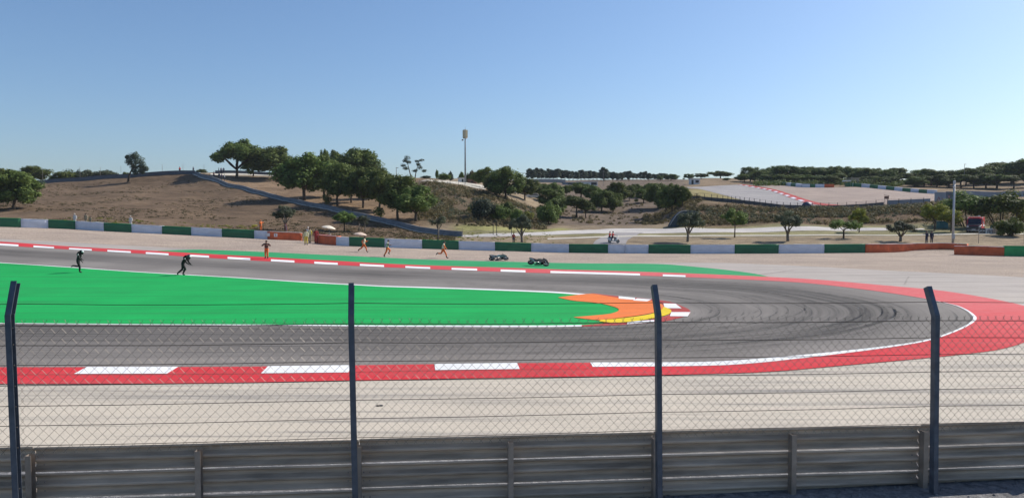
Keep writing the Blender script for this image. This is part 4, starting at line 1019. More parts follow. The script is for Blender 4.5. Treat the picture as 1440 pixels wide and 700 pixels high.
scatter('undergrowth', 'dark undergrowth below the pine belt', 'undergrowth', [(1062, 1266, 268, 300, 520, 1., 2.2), (1266, 1330, 280, 310, 90, .8, 1.8)], M['leafp'], .6, 33)
def tufts():
    rd = random.Random(5); r = np.random.default_rng(5); cl = []
    for _ in range(4200):
        u = rd.uniform(-60, 640); yb = float(Ybar(u)); Yw = float(wallY(u)) if u > 275 else 216
        Y = rd.uniform(yb + 4, Yw - 2)
        x = (u - 720) / F * Y
        if mnoise.noise(Vector((x * .07, Y * .07, 8.))) < -.05: continue
        s = rd.uniform(.12, .42) if rd.random() < .85 else rd.uniform(.4, .7); cl.append(((x, Y, zt(x, Y) + s * .15), (s * 1.8, s, s * .42)))
    V = leafcloud(cl, 14, .16, 6)
    tag(link('dry_grass', leafmesh('dry_grass', V), M['drygrass'], None, False, None, False), 'low dry grass tufts spread over the left slope', 'grass', kind='stuff')
    cl = []
    for _ in range(420):
        u = rd.choice([rd.gauss(315, 30), rd.gauss(150, 40), rd.gauss(590, 40), rd.uniform(640, 780)]); yb = float(Ybar(u))
        Y = rd.uniform(yb + 4, yb + (22 if u < 640 else 30)); x = (u - 720) / F * Y
        s = rd.uniform(.12, .3); cl.append(((x, Y, zt(x, Y) + s * .15), (s * 1.6, s, s * .5)))
    tag(link('grass', leafmesh('grass', leafcloud(cl, 16, .15, 8)), M['leafyel'], None, False, None, False), 'yellow green weeds at the foot of the slope', 'grass', kind='stuff')
tufts()

# ------------------------------------------------------------------ walls, fences and buildings of the background
def wallrun(name, label, cat, pts, h, th, mat, part='wall_panel', posts=None, posth=0, step=4.):
    """low wall along ground points; panels are parts"""
    o = Vector(pts[0]); t = thing(name, label, cat, o)
    L = [0]
    for a, b in zip(pts[:-1], pts[1:]): L.append(L[-1] + (Vector(b) - Vector(a)).length)
    n = max(1, int(L[-1] / step)); S = np.linspace(0, L[-1], n + 1)
    P = [Vector([float(np.interp(s, L, [p[i] for p in pts])) for i in range(3)]) for s in S]
    for p in P: p.z = zt(p.x, p.y)
    for a, b in zip(P[:-1], P[1:]):
        d = (b - a); dx = Vector((d.x, d.y, 0)).normalized(); nn = Vector((-dx.y, dx.x, 0)) * th / 2
        a2 = a + dx * .01; b2 = b - dx * .01; dn = Vector((0, 0, -.4)); up = Vector((0, 0, h))
        vs = [a2 - nn + dn, b2 - nn + dn, b2 + nn + dn, a2 + nn + dn, a2 - nn + up, b2 - nn + up, b2 + nn + up, a2 + nn + up]
        mb = MB(); mb.add([v - o for v in vs], [(0, 1, 2, 3), (4, 7, 6, 5), (0, 4, 5, 1), (1, 5, 6, 2), (2, 6, 7, 3), (3, 7, 4, 0)]); mb.build(part, mat, t)
    if posts:
        for a in P[::posts]:
            mb = MB(); mb.box(a - o + Vector((0, 0, posth / 2)), (.07, .07, posth)); mb.build('post', M['galv'], t)
    return t
pts = [tuple(at(u, 219.5)) for u in (40, 80, 120, 160, 200, 240, 262, 276)]
wallrun('ridge_wall', 'long low grey wall along the crest of the left slope', 'wall', pts, 1.05, .2, M['bluec'])
pts = [(WA.x + (WB.x - WA.x) * t, WA.y + (WB.y - WA.y) * t, 0) for t in np.linspace(-.005, 1.03, 30)]
wallrun('concrete_wall', 'low grey concrete wall running straight down the slope below the trees', 'wall', pts, .82, .25, M['wallg'], posts=3, posth=1.25)
_p = []
for t_ in np.linspace(.0, 1.0, 40):
    c = WA.lerp(WB, t_); d_ = (WB - WA).normalized(); n_ = Vector((d_.y, -d_.x)); n_ = n_ if n_.y < 0 else -n_
    a_ = c + n_ * .18; b_ = c + n_ * .75; _p.append(((a_.x, a_.y), (b_.x, b_.y)))
loft('kerb_strip', _p, .06, M['pathm'], 1.5, 'thin pale strip along the foot of the concrete wall on the slope', 'kerb', world=True)
pts = [tuple(at(u, 241)) for u in (304, 330, 360, 392)]
wallrun('ridge_wall', 'short low wall behind the tall domed tree on the ridge', 'wall', pts, .95, .2, M['bluec'])
for px, yt in ((62, 236), (114.5, 234.5), (143, 235), (172, 233.5), (230, 231), (259, 230), (288.5, 231.5)):
    p = at(px, 221.5); h = zpix(px, yt, 221.5) - p.z
    mb = MB(); mb.tube([(0, 0, -.3), (0, 0, h)], [.045, .035], 6); mb.box((0, -.06, h - .05), (.12, .12, .06))
    o = mb.build('fence_pole', M['galv']); o.location = p; tag(o, 'thin grey pole standing behind the ridge wall', 'pole', 'thin poles behind the ridge wall')
# fence along the mound crest
def postfence(name, label, pxs, Yf, hpx, mat, guard=None, wires=3, r=.05):
    P = [at(x, Yf(x)) for x in pxs]; o = P[0].copy(); t = thing(name, label, 'fence', o)
    for p, x in zip(P, pxs):
        h = hpx * p.y / F; mb = MB(); mb.tube([p - o + Vector((0, 0, -.2)), p - o + Vector((0, 0, h))], [r, r * .85], 6); mb.build('post', mat, t)
    for k in range(wires):
        mb = MB(); mb.tube([p - o + Vector((0, 0, hpx * p.y / F * (k + 1) / wires * .96)) for p in P], .014, 4); mb.build('strand_wire', mat, t)
    return t
postfence('wire_fence', 'post and wire fence along the crest of the scrub mound', [590, 600, 611, 622, 633, 645, 654, 664, 675], lambda x: 178, 6.5, M['galv'])
FP = [979, 990, 1000, 1008, 1016, 1023, 1028, 1034, 1040, 1046, 1053, 1060, 1068, 1076, 1084, 1092, 1101, 1111, 1121, 1131, 1142, 1153, 1165, 1177, 1190, 1203, 1217, 1231, 1247, 1263, 1280, 1298]
def upY(x): return float(np.interp(x, [960, 985, 1050, 1100, 1300, 1340], [165, 159.5, 155.5, 152.8, 153.6, 157]))
postfence('wire_fence', 'dark post and wire fence along the top of the scrub bank', FP, upY, 9.5, M['dark'], wires=4, r=.06)
pts = [tuple(at(x, upY(x) + .8)) for x in range(966, 1246, 12)]
wallrun('guardrail', 'dark low guardrail behind the fence on the scrub bank', 'guardrail', pts, .75, .12, simple('dark_rail', (.085, .09, .10), .6, .2, 1.), 'rail_beam')
pts = [tuple(at(x, upY(x) + .9)) for x in range(1247, 1316, 12)]
wallrun('hoarding', 'grey hoarding panels at the right end of the scrub bank fence', 'hoarding', pts, 1.05, .1, M['hoard'], 'hoarding_panel')
def frange(a, b, n): return list(np.linspace(a, b, n))
# tall grey hoardings with pale round marks
p = at(1313, 160); q = at(1329, 161); r_ = at(1350, 163)
for a, b, lab, c in ((p, q, 'tall light grey hoarding with a dark red mark', M['hoard']), (q, r_, 'tall darker hoarding panel left of the lamp post', simple('dark_hoarding', (.10, .12, .15), .7, .2, 1.))):
    t = thing('hoarding', lab, 'hoarding', a); d = (b - a); L = Vector((d.x, d.y, 0)).length; ang = math.atan2(d.y, d.x); t.rotation_euler = (0, 0, ang)
    mb = MB(); mb.box((L / 2, 0, .95), (L - .05, .12, 2.5), None, 0, .01); mb.build('board', c, t)
    mb = MB()
    for x in (L * .1, L * .9): mb.tube([(x, .12, -.3), (x, .12, 2.1)], .05, 6)
    mb.build('post', M['galv'], t)
    if a is p:
        mb = MB(); mb.tube([(L * .22, -.065, .55), (L * .34, -.065, 1.15), (L * .46, -.065, .55)], .06, 6); mb.build('emblem', M['dred'], t)
    else:
        mb = MB(); mb.torus((L * .18, -.065, 1.1), .25, .06, None, 0, 16, 6); mb.build('emblem', M['dred'], t)
        mb = MB(); mb.box((L * .18, -.07, 1.1), (.22, .02, .3)); mb.build('emblem_panel', M['whitew'], t)
pts = [tuple(at(x, 205)) for x in range(1352, 1500, 14)]
wallrun('ridge_wall', 'long grey wall below the pine belt on the right', 'wall', pts, 1.6, .2, M['hoard'])
# upper barriers
def upper_run(label, segs):
    P0 = at(segs[0][0], segs[0][1]); t = thing('tyre_barrier', label, 'barrier', P0, 0, 'tyre barriers of the upper level')
    for (xa, Ya, xb, Yb_, c) in segs:
        a = at(xa, Ya); b = at(xb, Yb_); d = b - a; L = Vector((d.x, d.y, 0)).length; ang = math.atan2(d.y, d.x)
        mb = MB(); R = Matrix.Rotation(ang, 3, 'Z') @ Matrix.Rotation(-math.atan2(d.z, L), 3, 'Y')
        mb.box((a + b) / 2 - P0 + Vector((0, 0, .5)), (L - .03, .8, 1.3), R, 0, .06)
        mb.build({'g': 'green_panel', 'w': 'white_panel', 'o': 'orange_panel'}[c], {'g': M['bgreen'], 'w': M['bwhite'], 'o': M['borange']}[c], t)
A = frange(1188, 1315, 12); YA = frange(262, 226, 12)
upper_run('green and white tyre barrier closing the upper gravel trap on the right', [(A[i], YA[i], A[i + 1], YA[i + 1], 'wg'[i % 2]) for i in range(11)])
A = frange(1078, 1126, 8); YA = frange(288, 255, 8)
upper_run('receding green and white tyre barrier at the far end of the upper gravel trap', [(A[i], YA[i], A[i + 1], YA[i + 1], 'wg'[i % 2]) for i in range(7)])
upper_run('straight far tyre barrier ending in an orange block', [(1127, 255, 1138, 254, 'w'), (1138, 254, 1145, 254, 'g'), (1145, 254, 1158, 253, 'w'), (1158, 253, 1172, 252, 'o')])

def house(name, label, px, Y, wpx, hpx, depth, wallm, openings=(), roof=None, rz=0., base_up=0.):
    p = at(px, Y); t = thing(name, label, 'building', p, rz); w = wpx * Y / F; h = hpx * Y / F
    mb = MB(); mb.box((0, depth / 2, h / 2 - .3), (w, depth, h + .6)); mb.build('wall', wallm, t)
    mb = MB(); mb.box((0, depth / 2, h + .075), (w + .5, depth + .5, .15), None, 0, .02); mb.build('roof', roof or wallm, t)
    for (nm, cx, cz, ww, hh) in openings:
        mb = MB(); mb.box((cx * w, -.012, cz * h), (ww * w, .04, hh * h)); mb.build(nm, M['dark'], t)
    return t
house('flat_building', 'low flat white building below the skyline pines', 826, 300, 28, 5, 8, M['whitew'], (('window', -.38, .55, .12, .6), ('window', .32, .5, .28, .7)))
house('flat_building', 'long low grey annex left of the flat white building', 803, 302, 22, 3.2, 6, M['hoard'], (('window', .1, .5, .6, .4),))
pts = [tuple(at(x, 330)) for x in range(735, 800, 10)]
wallrun('ridge_wall', 'long pale wall below the skyline pines', 'wall', pts, 1.5, .25, M['conc'])
house('hut', 'small white hut below the skyline pair of trees', 977, 290, 13, 8, 3, M['whitew'], (('door', -.3, .4, .22, .75), ('window', .2, .5, .35, .45)))
house('hut', 'tan block hut behind the upper tyre barrier', 1201, 274, 12, 9, 4, M['tan'], (('window', .1, .6, .3, .3),))
house('hut', 'low dark shelter under the pine belt', 1222, 282, 26, 4, 4, M['tan'], (('window', 0, .5, .8, .5),), M['conc'])
house('shed', 'small pale shed beside the foot of the mast', 649, 224, 9, 6, 2, M['whitew'], (('door', .2, .4, .3, .7),), M['conc'])
house('shed', 'low red brown shed right of the mast', 664, 228, 12, 5, 3, M['roofb'], (('window', 0, .5, .3, .4),))
house('cabin', 'pale roofed cabin beneath the pine belt on the right', 1410, 300, 30, 7, 5, M['whitew'], (('window', -.2, .5, .35, .4), ('window', .25, .5, .3, .4)))
# marshal booth on the upper level
p = at(1189, 258); t = thing('marshal_booth', 'green booth with a white canopy beside the upper barrier', 'booth', p)
mb = MB(); mb.box((0.8, 0, .6), (1.9, 1.6, 1.4), None, 0, .03); mb.build('body', M['bgreen'], t)
mb = MB(); mb.prism([(-1.2, 1.75), (1.2, 1.75), (.9, 2.15), (-.9, 2.15)], 2, c=(0, 0, 0)); mb.build('canopy', M['whitew'], t)
for sx in (-1.1, 1.1):
    mb = MB(); mb.tube([(sx, -.8, -.2), (sx, -.8, 1.75)], .04, 6); mb.build('post', M['galv'], t)
# scaffold stand on the skyline
p = at(728, 330); t = thing('scaffold_stand', 'thin metal scaffold frame on the skyline', 'scaffold', p); w = 22 * 330 / F; h = 13 * 330 / F
for k in range(7):
    x = -w / 2 + w * k / 6; mb = MB(); mb.tube([(x, 0, -.2), (x, 0, h)], .05, 5); mb.build('upright', M['galv'], t)
for z in (h * .55, h * .97): mb = MB(); mb.tube([(-w / 2, 0, z), (w / 2, 0, z)], .06, 5); mb.build('crossbar', M['galv'], t)
# tunnel portal
p = un(958, 317.5); t = thing('tunnel_portal', 'blue grey half arched tunnel mouth in the scrub bank', 'tunnel', p)
sc = p.y / F
arc = [(-16, 0), (-13.5, 5), (-10, 10.5), (-6, 15.5), (-2, 19), (3, 21), (10, 21.5), (20, 21.5), (24, 19), (26, 0)]
arc = [(a * sc, b * sc) for a, b in arc]
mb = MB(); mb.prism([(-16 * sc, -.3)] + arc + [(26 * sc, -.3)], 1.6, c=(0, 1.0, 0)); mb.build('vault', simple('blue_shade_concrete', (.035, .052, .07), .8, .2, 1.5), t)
mb = MB(); mb.tube([(a, 0.12, b) for a, b in arc[:7]], .085, 6); mb.build('arch_rim', M['conc'], t, True)
# mast
p = at(654.5, 222); t = thing('antenna_mast', 'tall grey mast with a box shaped antenna head', 'mast', p); sc = 222 / F
h1 = (zpix(654, 196, 222) - p.z)
mb = MB(); mb.tube([(0, 0, -.3), (0, 0, h1)], [.28, .17], 12); mb.build('pole', M['wallg'], t, True)
mb = MB(); mb.tube([(0, 0, h1), (0, 0, h1 + 14 * sc)], .12, 8); mb.tube([(0, 0, h1 + 12 * sc), (0, 0, h1 + 17.5 * sc)], .04, 6); mb.build('mast_tip', M['galv'], t)
for k in range(3):
    a = k * 2.094 + .4; mb = MB(); mb.box((math.cos(a) * .5, math.sin(a) * .5, h1 + 7.5 * sc), (.35, .8, 11 * sc), Matrix.Rotation(a, 3, 'Z'), 0, .05); mb.build('antenna_panel', M['antp'], t)
mb = MB(); mb.torus((0, 0, h1 + .3), .6, .06, Matrix.Rotation(math.pi / 2, 3, 'X'), 0, 16, 6); mb.box((-.75, 0, h1 - .2), (.5, .4, .4)); mb.build('platform', M['galv'], t)
# small telephone poles on the skyline
for px, yt, Y, lab in ((558, 236, 205, 'thin pole on the ridge left of the eucalyptus'), (1354, 231, 270, 'thin lamp pole among the pine belt'), (848, 240, 300, 'thin pole right of the flat white building')):
    p = at(px, Y); h = zpix(px, yt, Y) - p.z; mb = MB(); mb.tube([(0, 0, -.2), (0, 0, h)], [.09, .06], 6); mb.box((.2, 0, h), (.7, .15, .12)); o = mb.build('pole', M['galv']); o.location = p; tag(o, lab, 'pole')

# ------------------------------------------------------------------ right side: lamp post, van, signs
p = un(1340, 342.5); h = zpix(1340, 258, p.y) - p.z
t = thing('lamp_post', 'tall pale grey lamp post rising behind the orange barrier', 'lamp post', p)
mb = MB(); mb.tube([(0, 0, -.3), (0, 0, h)], [.17, .12], 12); mb.build('pole', M['ltgrey'], t, True)
mb = MB(); mb.box((0, 0, h + .15), (.26, .3, .5), None, 0, .04); mb.box((-.1, -.1, h - .5), (.2, .25, .3), None, 0, .03); mb.build('camera_head', M['ltgrey'], t)
mb = MB(); mb.box((-.08, -.22, 1.), (.4, .2, .7), None, 0, .03); mb.build('junction_box', M['ltgrey'], t)
mb = MB(); mb.tube([(0, 0, h - .9), (2.2, .4, h - .95), (5, 1, h - 1.1)], .012, 4); mb.tube([(0, 0, h - .9), (-2.2, .4, h - .98), (-6, 1.4, h - 1.2)], .012, 4); mb.build('cable', M['dark'], t)

def van():
    p = un(1369, 327.6); t = thing('fire_van', 'red high roofed van with a dark front facing the track', 'van', p, -.64)
    # local: front faces -Y; outline in (x=length, z) is turned so that length runs along +Y
    Rv = Matrix.Rotation(math.pi / 2, 3, 'Z')
    L, Wd, Hh = 5.4, 2.1, 2.62
    body = [(0, .45), (0, .95), (.12, 1.18), (.95, 1.42), (1.55, 2.28), (1.95, 2.5), (5.3, 2.52), (5.4, 2.4), (5.4, .42), (4.7, .36), (.5, .36)]
    mb = MB(); mb.prism(body, Wd, bev=.07, R=Rv); mb.build('body', M['vred'], t, False)
    mb = MB(); mb.prism([(-.045, .4), (-.045, .98), (.02, 1.10), (.35, 1.22), (.35, .4)], Wd - .02, bev=.03, R=Rv); fr = mb.build('bumper', M['vdark'], t)
    mb = MB(); mb.box((0, -.06, .86), (1.2, .03, .22), None, 0, .01); mb.build('grille', M['dark'], fr)
    mb = MB(); mb.box((0, -.06, .56), (.52, .03, .11)); mb.build('number_plate', M['whitew'], fr)
    mb = MB(); mb.box((0, -.065, .42), (1.7, .03, .06)); mb.build('bumper_strip', M['ltgrey'], fr)
    sl = math.atan2(.60, .86); Rw = Matrix.Rotation(-(math.pi / 2 - math.atan2(.86, .6)), 3, 'X')
    mb = MB(); mb.box((0, 1.235, 1.87), (1.8, .03, .95), Rw, 0, .02); ws = mb.build('windscreen', M['glass'], t)
    mb = MB(); mb.box((.35, 1.18, 1.55), (.7, .02, .03), Rw); mb.build('wiper', M['dark'], ws)
    mb = MB(); mb.box((0, .55, 1.345), (1.9, .9, .03), Matrix.Rotation(.27, 3, 'X')); mb.build('bonnet', M['vdark'], t)
    for s in (-1, 1):
        mb = MB(); mb.sphere((s * .82, -.02, 1.02), (.17, .08, .11), 0, 12, 8); mb.build('headlight', M['lamp'], t, True)
        mb = MB(); mb.box((s * 1.2, 1.15, 1.62), (.12, .14, .36), None, 0, .03); mb.box((s * 1.1, 1.2, 1.5), (.14, .04, .04)); mb.build('mirror', M['whitew'] if s > 0 else M['dark'], t)
        mb = MB(); mb.box((s * (Wd / 2 + .008), 1.95, 1.8), (.025, .85, .6), None, 0, .01); mb.build('side_window', M['glass'], t)
        mb = MB(); mb.box((s * (Wd / 2 + .006), 3.7, 1.2), (.02, 2.6, .3)); mb.build('side_stripe', M['whitew'], t)
        mb = MB(); mb.box((s * (Wd / 2 - .06), 1.66, 2.36), (.08, .12, .3)); mb.build('roof_corner', M['whitew'], t)
        for y in (.95, 4.3):
            mb = MB(); mb.torus((s * .92, y, .36), .26, .1, Matrix.Rotation(math.pi / 2, 3, 'Z'), 0, 24, 8, 1.1); w = mb.build('wheel', M['black'], t, True)
            mb = MB(); bm = bmesh.new(); bmesh.ops.create_cone(bm, cap_ends=True, segments=20, radius1=.2, radius2=.18, depth=.16); mb.bm(bm, Matrix.Translation((s * .95, y, .36)) @ Matrix.Rotation(math.pi / 2 * s, 4, 'Y')); mb.build('rim', M['ltgrey'], w)
    mb = MB(); mb.box((0, 1.85, 2.6), (1.5, .3, .14), None, 0, .04); lb = mb.build('light_bar', M['amber'], t)
    mb = MB(); mb.box((.55, 1.85, 2.7), (.3, .25, .12), None, 0, .04); mb.build('beacon', M['lamp'], lb)
van()
# banner board beside the van
p = un(1386.5, 328.6); t = thing('banner_board', 'black and white banner board beside the van', 'sign', p, .0); sc = p.y / F; w = 20 * sc; h = 7.2 * sc
mb = MB(); mb.box((0, 0, h / 2 + .05), (w, .06, h)); mb.build('board', M['whitew'], t)
mb = MB(); mb.box((-w * .27, -.034, h / 2 + .05), (w * .44, .008, h * .94)); mb.build('dark_field', M['vdark'], t)
mb = MB()
for k, (a, b, c, d) in enumerate(((-.46, .25, -.36, .7), (-.36, .7, -.28, .3), (-.25, .75, -.16, .35), (-.16, .35, -.1, .7))): mb.tube([(a * w, -.045, b * h + .05), (c * w, -.045, d * h + .05)], .045, 6)
mb.build('white_strokes', M['whitew'], t)
mb = MB()
for c in (.17, .38): mb.tube([((c - .06) * w, -.045, h * .15), ((c - .05) * w, -.045, h * .72), ((c + .04) * w, -.045, h * .78), ((c + .06) * w, -.045, h * .15)], .05, 6)
mb.build('dark_letters', M['vdark'], t)
p = un(1401, 328.4); mb = MB(); mb.box((0, 0, .45), (.95, .8, 1.), None, 0, .04); o = mb.build('crate', M['tan'], None); mb = MB(); mb.box((0, 0, .98), (1.05, .9, .08), None, 0, .02); mb.build('lid', M['tan'], o); o.location = p; tag(o, 'pale beige box standing at the right end of the banner board', 'box')
p = un(1395, 326); mb = MB(); mb.sphere((0, 0, .55), (.32, .3, .55), 0, 12, 8); o = mb.build('waste_bin', M['teal'], None, True); mb = MB(); mb.torus((0, 0, 1.0), .25, .05, Matrix.Rotation(math.pi / 2, 3, 'X'), 0, 16, 6); mb.build('rim', M['dark'], o); o.location = p; tag(o, 'dark rounded bin behind the banner board', 'bin')
p = un(1325, 321); t = thing('storage_container', 'teal container below the yellow leaved tree', 'container', p); sc = p.y / F
mb = MB(); mb.box((0, 0, 4.6 * sc), (12 * sc, 1.2, 9.6 * sc), None, 0, .08); mb.build('body', M['teal'], t)
mb = MB(); mb.box((0, 0, 9.7 * sc), (12.6 * sc, 1.35, .1), None, 0, .03); mb.build('lid', M['teal'], t)
P = [un(x, y) for x, y in ((1376, 342), (1440, 342.5), (1504, 343))]
t = thing('wire_fence', 'thin post and wire fence in front of the clipped bush', 'fence', P[0])
for q in P:
    mb = MB(); mb.tube([q - P[0] + Vector((0, 0, -.2)), q - P[0] + Vector((0, 0, 1.5))], .04, 6); mb.build('post', M['galv'], t)
P2 = [at(x, 116.5) for x in (1404, 1440, 1480, 1520)]
t = thing('rail_fence', 'pale horizontal rail fence in front of the clipped bush', 'fence', P2[0])
for k, z in enumerate((.25, .6, .9, 1.35)):
    mb = MB(); mb.tube([q - P2[0] + Vector((0, 0, z)) for q in P2], .025, 6); mb.build('rail', M['ltgrey'], t)
for q in P2: mb = MB(); mb.tube([q - P2[0] + Vector((0, 0, -.2)), q - P2[0] + Vector((0, 0, 1.4))], .035, 6); mb.build('post', M['ltgrey'], t)
# posts of an old gate near the grey olive tree
for k, px in enumerate((693.5, 698.5, 719.5)):
    p = un(px, 330.5); h = zpix(px, 311, p.y) - p.z; mb = MB(); mb.tube([(0, 0, -.2), (0, 0, h)], [.06, .05], 6); mb.sphere((0, 0, h), .07, 0, 8, 6); o = mb.build('gate_post', M['dark']); o.location = p; tag(o, ('thin dark post, leftmost of three left of the grey olive tree', 'thin dark post, middle one of three left of the grey olive tree', 'thin dark post nearest the trunk of the grey olive tree')[k], 'post')
# covered mound behind the upper guardrail
p = at(1134, 157); mb = MB(); mb.sphere((0, 0, .35), (1.05, .8, .95), 0, 16, 10); mb.box((.9, 0, .2), (.7, .9, .5), None, 0, .1); o = mb.build('covered_stack', M['bcar'], None, True); o.location = p; tag(o, 'dark blue covered stack behind the guardrail on the scrub bank', 'stack')
# white vehicles under the mound trees
def small_car(px, Y, label, matc, rz=.3):
    t = thing('parked_car', label, 'car', at(px, Y), rz)
    mb = MB(); mb.prism([(-2.1, .3), (-2.15, .75), (-1.5, .95), (-.9, 1.42), (.9, 1.45), (1.6, .95), (2.1, .85), (2.15, .3)], 1.7, bev=.08); mb.build('body', matc, t)
    for s in (-1, 1):
        mb = MB(); mb.prism([(-1.25, .95), (-.82, 1.34), (.8, 1.36), (1.3, .95)], .02, c=(0, s * .862, 0)); mb.build('window', M['glass'], t)
        for x in (-1.35, 1.35): mb = MB(); mb.torus((x, s * .78, .3), .22, .09, None, 0, 18, 8); mb.build('wheel', M['black'], t, True)
small_car(710, 205, 'white car parked under the largest mound tree', M['whitew'])
small_car(720, 203, 'white car parked right of the other one under the mound trees', M['whitew'], .5)
small_car(750, 214, 'pale vehicle parked between the mound and the gully', M['cream'], .2)

# ------------------------------------------------------------------ parasols, flag board
def parasol(px, yb_, wpx, ytop, label, canvas, tilt):
    p = un(px, yb_); t = thing('parasol', label, 'parasol', p); sc = p.y / F; h = zpix(px, ytop, p.y) - p.z; r = wpx * sc / 2
    mb = MB(); n = 16; vs = [(0, 0, 0)]; fs = []
    for j, (rr, zz) in enumerate(((.35, -.1), (.75, -.32), (1., -.55), (.98, -.62))):
        for k in range(n): vs.append((math.cos(2 * math.pi * k / n) * r * rr, math.sin(2 * math.pi * k / n) * r * rr, zz * r * .62 - (.03 if k % 2 and j > 1 else 0)))
    for k in range(n): fs.append((0, 1 + k, 1 + (k + 1) % n))
    for j in range(3):
        for k in range(n): fs.append((1 + j * n + k, 1 + (j + 1) * n + k, 1 + (j + 1) * n + (k + 1) % n, 1 + j * n + (k + 1) % n))
    R = Matrix.Translation((0, 0, h)) @ Matrix.Rotation(tilt, 4, 'Y')
    mb.v = [tuple(R @ Vector(v)) for v in vs]; mb.f = fs; mb.mi = [0] * len(fs); mb.build('canopy', canvas, t, False)
    mb = MB(); mb.tube([(0, 0, -.2), (0, 0, h - .02)], .03, 8); mb.build('pole', M['ltgrey'], t, True)
    mb = MB(); mb.tube([(0, 0, -.02), (0, 0, .1)], [.3, .26], 14); mb.build('base', M['conc'], t)
    return p
parasol(463, 330, 20, 317, 'cream parasol tilted beside the bright round olive tree', M['cream'], .18)
parasol(507, 336, 19, 326.5, 'low sand coloured parasol behind the green barrier panel', M['sand'], .1)
p = un(402.5, 324.5); t = thing('warning_board', 'leaning red board with a white stripe under the olive tree', 'board', p, .2)
mb = MB(); mb.box((0, 0, .5), (.32, .1, 1.15), Matrix.Rotation(-.18, 3, 'Y'), 0, .02); mb.build('panel', M['dred'], t)
mb = MB(); mb.box((.03, -.06, .5), (.08, .02, 1.05), Matrix.Rotation(-.18, 3, 'Y')); mb.build('stripe', M['whitew'], t)
p = un(1246, 292); p = at(1246, upY(1246) + 1.6); t = thing('marshal_stand', 'small dark flag stand on the end of the upper fence', 'stand', p)
mb = MB(); mb.box((-.05, 0, 1.6), (.8, .4, .55), None, 0, .03); mb.build('box', M['roofb'], t)
for sx in (-.4, .4): mb = MB(); mb.tube([(sx, 0, -.2), (sx, 0, 1.4)], .04, 6); mb.build('leg', M['galv'], t)
mb = MB(); mb.tube([(-.6, 0, 2.1), (.5, 0, 1.95)], .05, 6); mb.build('roof', M['dark'], t)

